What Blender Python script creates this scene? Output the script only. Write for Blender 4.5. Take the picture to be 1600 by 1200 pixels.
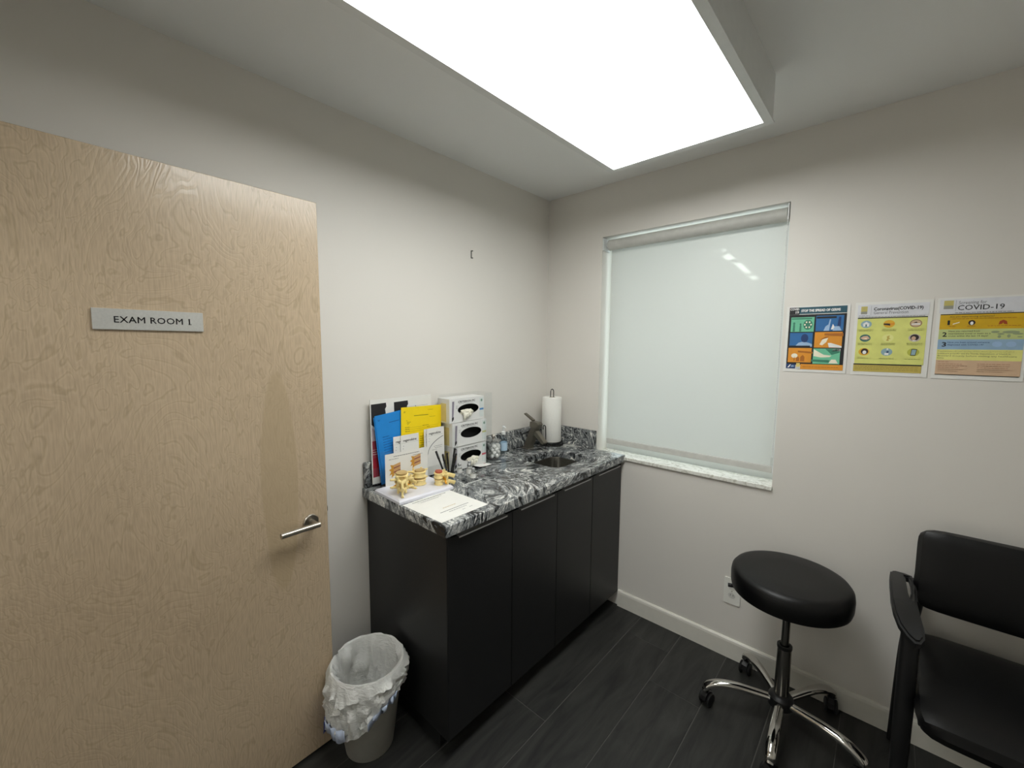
import bpy, bmesh, math, random
from mathutils import Vector, Matrix, noise
random.seed(7)
PI = math.pi
for o in list(bpy.data.objects):
    bpy.data.objects.remove(o)
S = bpy.context.scene
COL = S.collection

# ------------------------------------------------------------------ camera
YAW, PITCH, ROLL, FPX = -0.73705, -0.09390, 0.00676, 645.27
f = Vector((math.sin(YAW)*math.cos(PITCH), math.cos(YAW)*math.cos(PITCH), math.sin(PITCH)))
r = Vector((math.cos(YAW), -math.sin(YAW), 0)); u = r.cross(f)
r2 = math.cos(ROLL)*r + math.sin(ROLL)*u; u2 = -math.sin(ROLL)*r + math.cos(ROLL)*u
cd = bpy.data.cameras.new('camera'); cam = bpy.data.objects.new('camera', cd); COL.objects.link(cam)
M3 = Matrix((r2, u2, -f)).transposed()
cam.matrix_world = Matrix.Translation((1.6552, -2.1651, 1.5429)) @ M3.to_4x4()
cd.sensor_width = 36; cd.lens = FPX/1600*36; cd.clip_start = 0.02
S.camera = cam

# ------------------------------------------------------------------ world, exposure
def lin(c):
    return tuple((v/255/12.92 if v <= 10 else ((v/255+0.055)/1.055)**2.4) for v in c)
w = bpy.data.worlds.new('daylight'); S.world = w; w.use_nodes = True
bgn = w.node_tree.nodes['Background']
bgn.inputs[0].default_value = (0.95, 0.985, 1.0, 1); bgn.inputs[1].default_value = 2.7
S.view_settings.view_transform = 'Standard'; S.view_settings.look = 'None'
S.view_settings.exposure = 0.0; S.view_settings.gamma = 1.0; S.view_settings.use_curve_mapping = False
sd = bpy.data.lights.new('sun', 'SUN'); sd.energy = 30.0; sd.angle = math.radians(.5); sd.color = (1, .98, .94)
sun = bpy.data.objects.new('sun', sd); COL.objects.link(sun); sun.rotation_euler = (math.radians(-30), 0, 0); sun.location = (.8, 3, 5)
LAMP = 10.3           # radiance of the ceiling light's diffuser

# ------------------------------------------------------------------ materials
MATS = {}
def base_mat(name):
    m = bpy.data.materials.new(name); m.use_nodes = True
    nt = m.node_tree; b = nt.nodes['Principled BSDF']; MATS[name] = m
    return m, nt, b
def N(nt, t, **kw):
    n = nt.nodes.new(t)
    for k, v in kw.items():
        if k in n.inputs: n.inputs[k].default_value = v
        else: setattr(n, k, v)
    return n
def mat(name, rgb, rough=0.5, metal=0.0, spec=0.5, var=0.05, scale=30.0, bump=0.0, coat=0.0):
    """plain material with a little procedural unevenness"""
    if name in MATS: return MATS[name]
    m, nt, b = base_mat(name); c = lin(rgb); L = nt.links.new
    tc = N(nt, 'ShaderNodeTexCoord')
    nz = N(nt, 'ShaderNodeTexNoise', Scale=scale, Detail=3.0)
    L(tc.outputs['Object'], nz.inputs['Vector'])
    rp = N(nt, 'ShaderNodeValToRGB')
    rp.color_ramp.elements[0].color = (*[v*(1-var) for v in c], 1); rp.color_ramp.elements[0].position = 0.3
    rp.color_ramp.elements[1].color = (*[min(1, v*(1+var)) for v in c], 1); rp.color_ramp.elements[1].position = 0.7
    L(nz.outputs[0], rp.inputs[0]); L(rp.outputs[0], b.inputs['Base Color'])
    b.inputs['Roughness'].default_value = rough; b.inputs['Metallic'].default_value = metal
    b.inputs['Specular IOR Level'].default_value = spec
    if coat: b.inputs['Coat Weight'].default_value = coat
    if bump:
        bp = N(nt, 'ShaderNodeBump', Strength=bump, Distance=0.002)
        L(nz.outputs[0], bp.inputs['Height']); L(bp.outputs[0], b.inputs['Normal'])
    return m
def clear(name, tint=(0.93, 0.95, 0.95), refl=0.25, rough=0.03):
    """thin clear sheet: transparent with a fresnel gloss"""
    if name in MATS: return MATS[name]
    m, nt, b = base_mat(name); L = nt.links.new
    tr = N(nt, 'ShaderNodeBsdfTransparent'); tr.inputs[0].default_value = (*tint, 1)
    gl = N(nt, 'ShaderNodeBsdfGlossy', Roughness=rough)
    fr = N(nt, 'ShaderNodeLayerWeight', Blend=.22)
    mx = N(nt, 'ShaderNodeMixShader')
    pw = N(nt, 'ShaderNodeMath', operation='MULTIPLY_ADD'); pw.inputs[1].default_value = min(.8, refl*4); pw.inputs[2].default_value = .03
    L(fr.outputs['Facing'], pw.inputs[0]); L(pw.outputs[0], mx.inputs[0]); L(tr.outputs[0], mx.inputs[1]); L(gl.outputs[0], mx.inputs[2])
    L(mx.outputs[0], nt.nodes['Material Output'].inputs[0])
    return m

def wall_mat(name, rgb, rough=0.55, bump=0.08):
    m, nt, b = base_mat(name); L = nt.links.new; c = lin(rgb)
    tc = N(nt, 'ShaderNodeTexCoord')
    n1 = N(nt, 'ShaderNodeTexNoise', Scale=220.0, Detail=2.0); n2 = N(nt, 'ShaderNodeTexNoise', Scale=1.3, Detail=2.0)
    for n in (n1, n2): L(tc.outputs['Object'], n.inputs['Vector'])
    rp = N(nt, 'ShaderNodeValToRGB')
    rp.color_ramp.elements[0].color = (*[v*0.97 for v in c], 1); rp.color_ramp.elements[1].color = (*[v*1.03 for v in c], 1)
    L(n2.outputs[0], rp.inputs[0]); L(rp.outputs[0], b.inputs['Base Color'])
    bp = N(nt, 'ShaderNodeBump', Strength=bump, Distance=0.001)
    L(n1.outputs[0], bp.inputs['Height']); L(bp.outputs[0], b.inputs['Normal'])
    b.inputs['Roughness'].default_value = rough
    return m

def veneer_mat(name):
    m, nt, b = base_mat(name); L = nt.links.new
    tc = N(nt, 'ShaderNodeTexCoord')
    mp = N(nt, 'ShaderNodeMapping'); mp.inputs['Scale'].default_value = (1, 2.0, 1.2)
    L(tc.outputs['Object'], mp.inputs['Vector'])
    big = N(nt, 'ShaderNodeTexNoise', Scale=2.1, Detail=3.5, Roughness=0.5, Distortion=1.7)
    L(mp.outputs[0], big.inputs['Vector'])
    mul = N(nt, 'ShaderNodeMath', operation='MULTIPLY'); mul.inputs[1].default_value = 34
    L(big.outputs[0], mul.inputs[0])
    pp = N(nt, 'ShaderNodeMath', operation='PINGPONG'); pp.inputs[1].default_value = 1.0
    L(mul.outputs[0], pp.inputs[0])
    rp = N(nt, 'ShaderNodeValToRGB'); e = rp.color_ramp.elements
    e[0].color = (*lin((186, 166, 137)), 1); e[0].position = 0.0
    e[1].color = (*lin((202, 181, 153)), 1); e[1].position = 0.30
    x = e.new(0.72); x.color = (*lin((197, 176, 148)), 1)
    L(pp.outputs[0], rp.inputs[0])
    # fine vertical pores
    mp2 = N(nt, 'ShaderNodeMapping'); mp2.inputs['Scale'].default_value = (1, 90, 7)
    L(tc.outputs['Object'], mp2.inputs['Vector'])
    po = N(nt, 'ShaderNodeTexNoise', Scale=3.0, Detail=2.0); L(mp2.outputs[0], po.inputs['Vector'])
    rp2 = N(nt, 'ShaderNodeValToRGB'); rp2.color_ramp.elements[0].color = (.86, .86, .86, 1); rp2.color_ramp.elements[0].position = .35
    rp2.color_ramp.elements[1].color = (1, 1, 1, 1); rp2.color_ramp.elements[1].position = .6
    L(po.outputs[0], rp2.inputs[0])
    mx = N(nt, 'ShaderNodeMix', data_type='RGBA', blend_type='MULTIPLY'); mx.inputs[0].default_value = 1
    L(rp.outputs[0], mx.inputs[6]); L(rp2.outputs[0], mx.inputs[7])
    # the plain leaf-shaped figure near the lock stile
    sp = N(nt, 'ShaderNodeSeparateXYZ'); L(tc.outputs['Object'], sp.inputs[0])
    def ell(cy, cz, ry, rz):
        a = N(nt, 'ShaderNodeMath', operation='SUBTRACT'); L(sp.outputs['Y'], a.inputs[0]); a.inputs[1].default_value = cy
        a2 = N(nt, 'ShaderNodeMath', operation='DIVIDE'); L(a.outputs[0], a2.inputs[0]); a2.inputs[1].default_value = ry
        a3 = N(nt, 'ShaderNodeMath', operation='POWER'); L(a2.outputs[0], a3.inputs[0]); a3.inputs[1].default_value = 2
        c_ = N(nt, 'ShaderNodeMath', operation='SUBTRACT'); L(sp.outputs['Z'], c_.inputs[0]); c_.inputs[1].default_value = cz
        c2 = N(nt, 'ShaderNodeMath', operation='DIVIDE'); L(c_.outputs[0], c2.inputs[0]); c2.inputs[1].default_value = rz
        c3 = N(nt, 'ShaderNodeMath', operation='POWER'); L(c2.outputs[0], c3.inputs[0]); c3.inputs[1].default_value = 2
        s_ = N(nt, 'ShaderNodeMath', operation='ADD'); L(a3.outputs[0], s_.inputs[0]); L(c3.outputs[0], s_.inputs[1])
        return s_
    s1 = ell(0.755, 1.05, 0.055, 0.39)
    wob = N(nt, 'ShaderNodeTexNoise', Scale=3.0, Detail=0.0); L(tc.outputs['Object'], wob.inputs['Vector'])
    ad = N(nt, 'ShaderNodeMath', operation='ADD'); L(s1.outputs[0], ad.inputs[0]); L(wob.outputs[0], ad.inputs[1])
    rp3 = N(nt, 'ShaderNodeValToRGB'); rp3.color_ramp.elements[0].position = .0; rp3.color_ramp.elements[1].position = 1.0
    lt = N(nt, 'ShaderNodeMapRange'); lt.inputs['From Min'].default_value = 1.30; lt.inputs['From Max'].default_value = 1.46
    lt.inputs['To Min'].default_value = 0.6; lt.inputs['To Max'].default_value = 0.0
    L(ad.outputs[0], lt.inputs['Value'])
    mx2 = N(nt, 'ShaderNodeMix', data_type='RGBA'); L(lt.outputs[0], mx2.inputs[0]); L(mx.outputs[2], mx2.inputs[6])
    mx2.inputs[7].default_value = (*lin((180, 160, 128)), 1)
    # broad tone drift
    dr = N(nt, 'ShaderNodeTexNoise', Scale=1.7, Detail=1.0); L(tc.outputs['Object'], dr.inputs['Vector'])
    rp4 = N(nt, 'ShaderNodeValToRGB'); rp4.color_ramp.elements[0].color = (.86, .84, .82, 1); rp4.color_ramp.elements[0].position = .3
    rp4.color_ramp.elements[1].color = (1.0, 1.0, 1.0, 1); rp4.color_ramp.elements[1].position = .68
    L(dr.outputs[0], rp4.inputs[0])
    mx3 = N(nt, 'ShaderNodeMix', data_type='RGBA', blend_type='MULTIPLY'); mx3.inputs[0].default_value = 1
    L(mx2.outputs[2], mx3.inputs[6]); L(rp4.outputs[0], mx3.inputs[7])
    L(mx3.outputs[2], b.inputs['Base Color'])
    bp = N(nt, 'ShaderNodeBump', Strength=0.12, Distance=0.002); L(pp.outputs[0], bp.inputs['Height']); L(bp.outputs[0], b.inputs['Normal'])
    b.inputs['Roughness'].default_value = 0.4; b.inputs['Specular IOR Level'].default_value = 0.4; b.inputs['Coat Weight'].default_value = .7; b.inputs['Coat Roughness'].default_value = .2
    L(bp.outputs[0], b.inputs['Coat Normal'])
    return m

def granite_mat(name):
    m, nt, b = base_mat(name); L = nt.links.new
    tc = N(nt, 'ShaderNodeTexCoord')
    wp = N(nt, 'ShaderNodeTexNoise', Scale=3.0, Detail=3.0, Roughness=.55, Distortion=1.4); L(tc.outputs['Object'], wp.inputs['Vector'])
    mp = N(nt, 'ShaderNodeMapping'); mp.inputs['Scale'].default_value = (1.2, 1.0, 1.2); mp.inputs['Rotation'].default_value = (0.3, 0.2, 0.9)
    L(tc.outputs['Object'], mp.inputs['Vector'])
    add = N(nt, 'ShaderNodeMix', data_type='VECTOR'); add.inputs[0].default_value = .55
    L(mp.outputs[0], add.inputs[4]); L(wp.outputs['Color'], add.inputs[5])
    n2 = N(nt, 'ShaderNodeTexNoise', Scale=13.0, Detail=8.0, Roughness=.62, Distortion=1.9); L(add.outputs[1], n2.inputs['Vector'])
    rp = N(nt, 'ShaderNodeValToRGB'); e = rp.color_ramp.elements
    e[0].color = (*lin((22, 23, 25)), 1); e[0].position = .34
    e[1].color = (*lin((236, 235, 228)), 1); e[1].position = .66
    for p_, c_ in ((.42, (44, 46, 48)), (.455, (104, 107, 109)), (.50, (126, 129, 130)), (.525, (70, 73, 75)), (.55, (190, 191, 188)), (.585, (138, 140, 140)), (.62, (206, 206, 202))):
        k = e.new(p_); k.color = (*lin(c_), 1)
    L(n2.outputs[0], rp.inputs[0])
    n3 = N(nt, 'ShaderNodeTexNoise', Scale=160.0, Detail=2.0); L(tc.outputs['Object'], n3.inputs['Vector'])
    rp2 = N(nt, 'ShaderNodeValToRGB'); rp2.color_ramp.elements[0].color = (.72, .72, .73, 1); rp2.color_ramp.elements[0].position = .38
    rp2.color_ramp.elements[1].color = (1.3, 1.3, 1.28, 1); rp2.color_ramp.elements[1].position = .62
    L(n3.outputs[0], rp2.inputs[0])
    mx = N(nt, 'ShaderNodeMix', data_type='RGBA', blend_type='MULTIPLY'); mx.inputs[0].default_value = .8
    L(rp.outputs[0], mx.inputs[6]); L(rp2.outputs[0], mx.inputs[7])
    L(mx.outputs[2], b.inputs['Base Color'])
    b.inputs['Roughness'].default_value = 0.16
    return m

def plank_mat(name):
    m, nt, b = base_mat(name); L = nt.links.new
    tc = N(nt, 'ShaderNodeTexCoord'); oi = N(nt, 'ShaderNodeObjectInfo')
    off = N(nt, 'ShaderNodeVectorMath', operation='SCALE'); off.inputs[0].default_value = (13, 7, 3); L(oi.outputs['Random'], off.inputs['Scale'])
    ad = N(nt, 'ShaderNodeVectorMath', operation='ADD'); L(tc.outputs['Object'], ad.inputs[0]); L(off.outputs[0], ad.inputs[1])
    mp = N(nt, 'ShaderNodeMapping'); mp.inputs['Scale'].default_value = (9, 1.3, 1); L(ad.outputs[0], mp.inputs['Vector'])
    n1 = N(nt, 'ShaderNodeTexNoise', Scale=2.2, Detail=6.0, Roughness=.6, Distortion=.9); L(mp.outputs[0], n1.inputs['Vector'])
    rp = N(nt, 'ShaderNodeValToRGB'); e = rp.color_ramp.elements
    e[0].color = (*lin((16, 16, 16)), 1); e[0].position = .3
    e[1].color = (*lin((54, 54, 51)), 1); e[1].position = .72
    L(n1.outputs[0], rp.inputs[0]); L(rp.outputs[0], b.inputs['Base Color'])
    bp = N(nt, 'ShaderNodeBump', Strength=.12, Distance=.002); L(n1.outputs[0], bp.inputs['Height']); L(bp.outputs[0], b.inputs['Normal'])
    b.inputs['Roughness'].default_value = .5
    return m

def fabric_mat(name):
    m, nt, b = base_mat(name); L = nt.links.new
    tc = N(nt, 'ShaderNodeTexCoord')
    wv = N(nt, 'ShaderNodeTexNoise', Scale=420.0, Detail=1.0); L(tc.outputs['Object'], wv.inputs['Vector'])
    bp = N(nt, 'ShaderNodeBump', Strength=.12, Distance=.0008); L(wv.outputs[0], bp.inputs['Height']); L(bp.outputs[0], b.inputs['Normal'])
    b.inputs['Base Color'].default_value = (*lin((205, 207, 202)), 1); b.inputs['Roughness'].default_value = .42
    tr = N(nt, 'ShaderNodeBsdfTranslucent'); tr.inputs[0].default_value = (.74, .74, .70, 1)
    mx = N(nt, 'ShaderNodeMixShader'); mx.inputs[0].default_value = .16
    L(b.outputs[0], mx.inputs[1]); L(tr.outputs[0], mx.inputs[2]); L(mx.outputs[0], nt.nodes['Material Output'].inputs[0])
    return m

def marble_mat(name):
    m, nt, b = base_mat(name); L = nt.links.new
    tc = N(nt, 'ShaderNodeTexCoord')
    n1 = N(nt, 'ShaderNodeTexNoise', Scale=22.0, Detail=6.0, Roughness=.6, Distortion=2.5); L(tc.outputs['Object'], n1.inputs['Vector'])
    rp = N(nt, 'ShaderNodeValToRGB'); e = rp.color_ramp.elements
    e[0].color = (*lin((196, 194, 182)), 1); e[0].position = .36
    e[1].color = (*lin((236, 235, 228)), 1); e[1].position = .52
    L(n1.outputs[0], rp.inputs[0]); L(rp.outputs[0], b.inputs['Base Color']); b.inputs['Roughness'].default_value = .25
    return m

def liner_mat(name):
    m, nt, b = base_mat(name); L = nt.links.new
    tc = N(nt, 'ShaderNodeTexCoord'); mp = N(nt, 'ShaderNodeMapping'); mp.inputs['Scale'].default_value = (1, 1, 2.2); L(tc.outputs['Object'], mp.inputs['Vector'])
    n1 = N(nt, 'ShaderNodeTexNoise', Scale=38.0, Detail=4.0, Distortion=1.2); L(mp.outputs[0], n1.inputs['Vector'])
    bp = N(nt, 'ShaderNodeBump', Strength=.6, Distance=.008); L(n1.outputs[0], bp.inputs['Height']); L(bp.outputs[0], b.inputs['Normal'])
    b.inputs['Base Color'].default_value = (*lin((240, 240, 236)), 1); b.inputs['Roughness'].default_value = .33
    tr = N(nt, 'ShaderNodeBsdfTranslucent'); tr.inputs[0].default_value = (.7, .7, .69, 1)
    mx = N(nt, 'ShaderNodeMixShader'); mx.inputs[0].default_value = .22
    L(b.outputs[0], mx.inputs[1]); L(tr.outputs[0], mx.inputs[2]); L(mx.outputs[0], nt.nodes['Material Output'].inputs[0])
    return m

def emit_mat(name, rgb, strength):
    m, nt, b = base_mat(name)
    e = N(nt, 'ShaderNodeEmission', Strength=strength); e.inputs[0].default_value = (*rgb, 1)
    nt.links.new(e.outputs[0], nt.nodes['Material Output'].inputs[0]); return m

WALL = wall_mat('wall_paint', (225, 221, 214)); CEIL = wall_mat('ceiling_paint', (240, 241, 240), .6)
VENEER = veneer_mat('birch_veneer'); GRAN = granite_mat('granite'); PLANK = plank_mat('dark_plank_tile')
FAB = fabric_mat('blind_fabric'); MARB = marble_mat('sill_marble'); LINER = liner_mat('white_liner')
DIFF = emit_mat('light_diffuser', (0.98, 1.0, 0.975), LAMP)
GROUT = mat('grout', (90, 89, 85), .8); WHITE = mat('white_trim', (225, 222, 212), .4, var=.02)
WHITEM = mat('white_metal', (228, 230, 229), .35, var=.02); CAB = mat('charcoal_laminate', (25, 25, 26), .42, var=.06, scale=60)
CABD = mat('toe_kick_dark', (14, 14, 14), .6); STEEL = mat('brushed_steel', (182, 176, 166), .28, 1.0, var=.06, scale=120)
CHROME = mat('chrome', (205, 203, 198), .07, 1.0, var=.02); ALU = mat('sign_aluminium', (206, 206, 202), .42, .7, var=.04, scale=200)
PULL = mat('pull_aluminium', (178, 178, 176), .4, .3); SINKM = mat('sink_steel', (150, 147, 141), .24, 1.0, var=.05, scale=200)
BRONZE = mat('faucet_nickel', (118, 113, 102), .38, .6, var=.05); VINYL = mat('black_vinyl', (6, 6, 7), .42, spec=.36, bump=.15, scale=350)
BPLAST = mat('black_plastic', (17, 17, 18), .42); BLACKW = mat('black_wire', (10, 10, 10), .4)
PAPER = mat('white_paper', (232, 231, 226), .6, var=.015); PAPERB = mat('blue_paper', (24, 134, 214), .6, var=.03)
PAPERY = mat('yellow_paper', (246, 216, 8), .6, var=.02); INK = mat('black_ink', (22, 22, 24), .6); GINK = mat('grey_ink', (120, 122, 124), .6)
BINK = mat('blue_ink', (16, 74, 140), .6); YINK = mat('olive_ink', (128, 112, 10), .6)
TOWEL = mat('paper_towel', (238, 237, 231), .85, var=.02, bump=.5, scale=160); CARDB = mat('glove_carton', (226, 226, 224), .45, var=.015)
BONE = mat('bone_plastic', (238, 216, 150), .4, var=.08, scale=60); DISC = mat('disc_plastic', (186, 158, 104), .5)
NERVE = mat('nerve_plastic', (226, 160, 30), .4); REDP = mat('red_plastic', (176, 84, 58), .5)
ACRY = clear('acrylic', (.985, .99, .99), .035); GLASS = clear('clear_glass', (.985, .99, .99), .10)
WGLASS = clear('window_glass', (.90, .955, .95), .12); COTTON = mat('cotton', (250, 250, 247), .95, bump=.6, scale=260)
LATEX = mat('latex_glove', (236, 232, 216), .5); HOLE = mat('carton_shade', (20, 20, 20), .9)
BINP = mat('bin_plastic', (164, 162, 154), .45); BLUEP = mat('blue_drawstring', (38, 66, 160), .4)
BLUEL = mat('pale_blue_plastic', (196, 208, 232), .4); RUBBER = mat('rubber', (9, 9, 9), .6)

# ------------------------------------------------------------------ mesh helpers
def mk(name, bm, m, parent=None, smooth=False, loc=None, rot=None):
    me = bpy.data.meshes.new(name); bmesh.ops.recalc_face_normals(bm, faces=bm.faces); bm.to_mesh(me); bm.free()
    for x in (m if isinstance(m, (list, tuple)) else [m]): me.materials.append(x)
    if smooth:
        me.polygons.foreach_set('use_smooth', [True]*len(me.polygons))
        try: me.set_sharp_from_angle(angle=math.radians(38))
        except Exception: pass
    o = bpy.data.objects.new(name, me); COL.objects.link(o)
    if parent: o.parent = parent
    if loc: o.location = loc
    if rot: o.rotation_euler = rot
    return o
def box(x0, x1, y0, y1, z0, z1, bev=0.0, seg=2, bm=None):
    b2 = bmesh.new()
    bmesh.ops.create_cube(b2, size=1, matrix=Matrix.Translation(((x0+x1)/2, (y0+y1)/2, (z0+z1)/2)) @ Matrix.Diagonal((abs(x1-x0), abs(y1-y0), abs(z1-z0), 1)))
    if bev: bmesh.ops.bevel(b2, geom=b2.edges[:], offset=bev, segments=seg, affect='EDGES', profile=.5)
    if bm is None: return b2
    return join(bm, b2)
def join(a, b):
    t = bpy.data.meshes.new('t'); b.to_mesh(t); b.free(); a.from_mesh(t); bpy.data.meshes.remove(t); return a
def xf(bm, M):
    bmesh.ops.transform(bm, matrix=M, verts=bm.verts); return bm
def lathe(prof, seg=32, close_top=True, close_bot=True, fn=None):
    bm = bmesh.new(); rings = []
    for (rr, z) in prof:
        rings.append([bm.verts.new((fn(rr, z, 2*PI*i/seg) if fn else (rr*math.cos(2*PI*i/seg), rr*math.sin(2*PI*i/seg), z))) for i in range(seg)])
    for a, b in zip(rings, rings[1:]):
        for i in range(seg): bm.faces.new((a[i], a[(i+1) % seg], b[(i+1) % seg], b[i]))
    if close_bot: bm.faces.new(rings[0][::-1])
    if close_top: bm.faces.new(rings[-1])
    return bm
def tube(pts, rad, seg=10, closed=False, sx=1.0, sy=1.0, up=(0, 0, 1)):
    """tube along points; rad number or list; sx/sy flatten it"""
    pts = [Vector(p) for p in pts]; n = len(pts); bm = bmesh.new(); rings = []
    rad = rad if isinstance(rad, (list, tuple)) else [rad]*n
    for i, p in enumerate(pts):
        a = pts[(i-1) % n] if (closed or i > 0) else p
        c = pts[(i+1) % n] if (closed or i < n-1) else p
        t = (c-a).normalized(); upv = Vector(up)
        if abs(t.dot(upv)) > .97: upv = Vector((1, 0, 0)) if abs(t.x) < .9 else Vector((0, 1, 0))
        s = t.cross(upv).normalized(); v = s.cross(t)
        rings.append([bm.verts.new(p + s*(rad[i]*sx*math.cos(2*PI*k/seg)) + v*(rad[i]*sy*math.sin(2*PI*k/seg))) for k in range(seg)])
    pairs = list(zip(rings, rings[1:])) + ([(rings[-1], rings[0])] if closed else [])
    for a, b in pairs:
        for k in range(seg): bm.faces.new((a[k], a[(k+1) % seg], b[(k+1) % seg], b[k]))
    if not closed: bm.faces.new(rings[0][::-1]); bm.faces.new(rings[-1])
    return bm
def prism(poly, z0, z1, holes=()):
    """2D outline (with holes) extruded between z0 and z1"""
    bm = bmesh.new(); edges = []
    for loop in [poly, *holes]:
        vs = [bm.verts.new((x, y, z0)) for x, y in loop]
        edges += [bm.edges.new((vs[i], vs[(i+1) % len(vs)])) for i in range(len(vs))]
    bmesh.ops.triangle_fill(bm, edges=edges, use_beauty=True)
    if z1 != z0:
        ex = bmesh.ops.extrude_face_region(bm, geom=bm.faces[:])
        bmesh.ops.translate(bm, vec=(0, 0, z1-z0), verts=[v for v in ex['geom'] if isinstance(v, bmesh.types.BMVert)])
    return bm
def rrect(x0, x1, y0, y1, rr, n=6):
    out = []
    for cx, cy, a0 in ((x1-rr, y1-rr, 0), (x0+rr, y1-rr, PI/2), (x0+rr, y0+rr, PI), (x1-rr, y0+rr, 1.5*PI)):
        out += [(cx+rr*math.cos(a0+PI/2*i/n), cy+rr*math.sin(a0+PI/2*i/n)) for i in range(n+1)]
    return out
def ellipse(cx, cy, rx, ry, n=28):
    return [(cx+rx*math.cos(2*PI*i/n), cy+ry*math.sin(2*PI*i/n)) for i in range(n)]
def bez(P, n=10):
    """catmull-rom through points"""
    P = [Vector(p) for p in P]; Q = [P[0]*2-P[1]] + P + [P[-1]*2-P[-2]]; out = []
    for i in range(1, len(Q)-2):
        for k in range(n):
            t = k/n; a, b_, c, d = Q[i-1:i+3]
            out.append(.5*((2*b_)+(c-a)*t+(2*a-5*b_+4*c-d)*t*t+(3*b_-a-3*c+d)*t**3))
    return out + [P[-1]]
def thing(name, label, cat, loc=(0, 0, 0), rot=(0, 0, 0), group=None):
    o = bpy.data.objects.new(name, None); COL.objects.link(o); o.location = loc; o.rotation_euler = rot; o.empty_display_size = .05
    o['label'] = label; o['category'] = cat
    if group: o['group'] = group
    return o
def tag(o, label, cat, group=None):
    o['label'] = label; o['category'] = cat
    if group: o['group'] = group
    return o
def struct(o, label=None):
    o['kind'] = 'structure'
    if label: o['label'] = label
    return o
def words(name, s, size, m, parent, x, y, z=0.0, align='LEFT', width=None, shear=0.0, bold=0.0, depth=0.0, sp=1.0):
    """lettering as a flat mesh in the parent's local XY plane"""
    cu = bpy.data.curves.new('t', 'FONT'); cu.body = s; cu.size = size; cu.align_x = align; cu.resolution_u = 2
    cu.shear = shear; cu.extrude = depth; cu.space_character = sp
    t = bpy.data.objects.new('t', cu); COL.objects.link(t); bpy.context.view_layer.update()
    me = bpy.data.meshes.new_from_object(t.evaluated_get(bpy.context.evaluated_depsgraph_get()))
    bpy.data.objects.remove(t); bpy.data.curves.remove(cu)
    if width and len(me.vertices):
        xs = [v.co.x for v in me.vertices]; k = width/(max(xs)-min(xs))
        for v in me.vertices: v.co.x *= k
    if bold:
        bb = bmesh.new()
        for k_, (dx, dy) in enumerate(((-bold, 0), (bold, 0), (0, bold), (0, -bold))):
            b1 = bmesh.new(); b1.from_mesh(me); bmesh.ops.translate(b1, verts=b1.verts, vec=(dx, dy, k_*.00002)); join(bb, b1)
        bb.to_mesh(me); bb.free()
    me.materials.clear(); me.materials.append(m)
    o = bpy.data.objects.new(name, me); COL.objects.link(o); o.parent = parent; o.location = (x, y, z)
    return o
def plate(name, poly, z, m, parent, th=.0003, holes=()):
    return mk(name, prism(poly, z, z+th, holes), m, parent)
def rect(x0, x1, y0, y1): return [(x0, y0), (x1, y0), (x1, y1), (x0, y1)]
def lines(name, rows, m, parent, z, h=.0022, seed=1):
    """lines of print too small to read: rows of word-length dashes (x0, x1, y)"""
    rnd = random.Random(seed); bm = bmesh.new()
    for x0, x1, y in rows:
        x = x0
        while x < x1-.001:
            wd = min(rnd.uniform(.004, .012), x1-x)
            vs = [bm.verts.new((a, b, z)) for a, b in rect(x, x+wd, y, y+h)]; bm.faces.new(vs)
            x += wd+.0018
    o = mk(name, bm, m, parent); o['kind'] = 'stuff'; return o

H = 2.4537; ZC = 0.92
XR, YF = 2.72, -2.52        # right wall, front wall (behind the camera)
# ------------------------------------------------------------------ room
fl = struct(mk('floor', box(-.02, XR, YF, .02, -.06, -.002), GROUT))
PW = .2245
cols = {}
for k in range(-4, 13):
    x0 = .713+PW*k; x1 = x0+PW-.003
    st = {-1: -.907, 0: -.18, 1: -.41}.get(k, random.uniform(-1.2, 0))
    y = st+1.2*2
    while y > YF:
        a, b = max(y-1.2+.0015, YF), min(y-.0015, 0)
        xa, xb = max(x0, 0), min(x1, XR)
        if b-a > .02 and xb-xa > .02:
            mk('plank', box(-(xb-xa)/2, (xb-xa)/2, -(b-a)/2, (b-a)/2, -.008, 0, .0006, 1), PLANK, fl, loc=((xa+xb)/2, (a+b)/2, 0))
        y -= 1.2
struct(mk('ceiling', box(-.15, XR+.15, YF-.15, .15, H, H+.1), CEIL))
struct(mk('wall_left', box(-.15, 0, YF-.15, .15, -.06, H), WALL))
struct(mk('wall_right', box(XR, XR+.15, YF-.15, .15, -.06, H), WALL))
WX0, WX1, WZ0, WZ1 = .390, 1.302, .885, 2.166
wb = box(0, WX0, 0, .15, -.06, H); box(WX1, XR, 0, .15, -.06, H, bm=wb); box(WX0, WX1, 0, .15, -.06, WZ0, bm=wb); box(WX0, WX1, 0, .15, WZ1, H, bm=wb)
struct(mk('wall_back', wb, WALL))
DX0, DX1 = .19, 1.11
wf = box(0, DX0, YF-.12, YF, -.06, H); box(DX1, XR, YF-.12, YF, -.06, H, bm=wf); box(DX0, DX1, YF-.12, YF, 2.06, H, bm=wf)
struct(mk('wall_front', wf, WALL))
struct(mk('wall_hall', box(-.6, XR, YF-1.4, YF-1.3, -.06, H), WALL))
struct(mk('ceiling_hall', box(-.6, XR, YF-1.4, YF-.12, H, H+.1), CEIL))
struct(mk('floor_hall', box(-.6, XR, YF-1.4, YF, -.06, -.002), GROUT))
struct(mk('wall_hall_end', box(-.7, -.6, YF-1.4, YF-.12, -.06, H), WALL))
struct(mk('wall_hall_far', box(XR, XR+.1, YF-1.4, YF-.12, -.06, H), WALL))
hl_ = thing('added_hall_light', 'unseen square ceiling light added in the hallway to brighten the room', 'ceiling light', (.9, YF-.72, H))  # lamp added out of view to lift the lower walls
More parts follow.
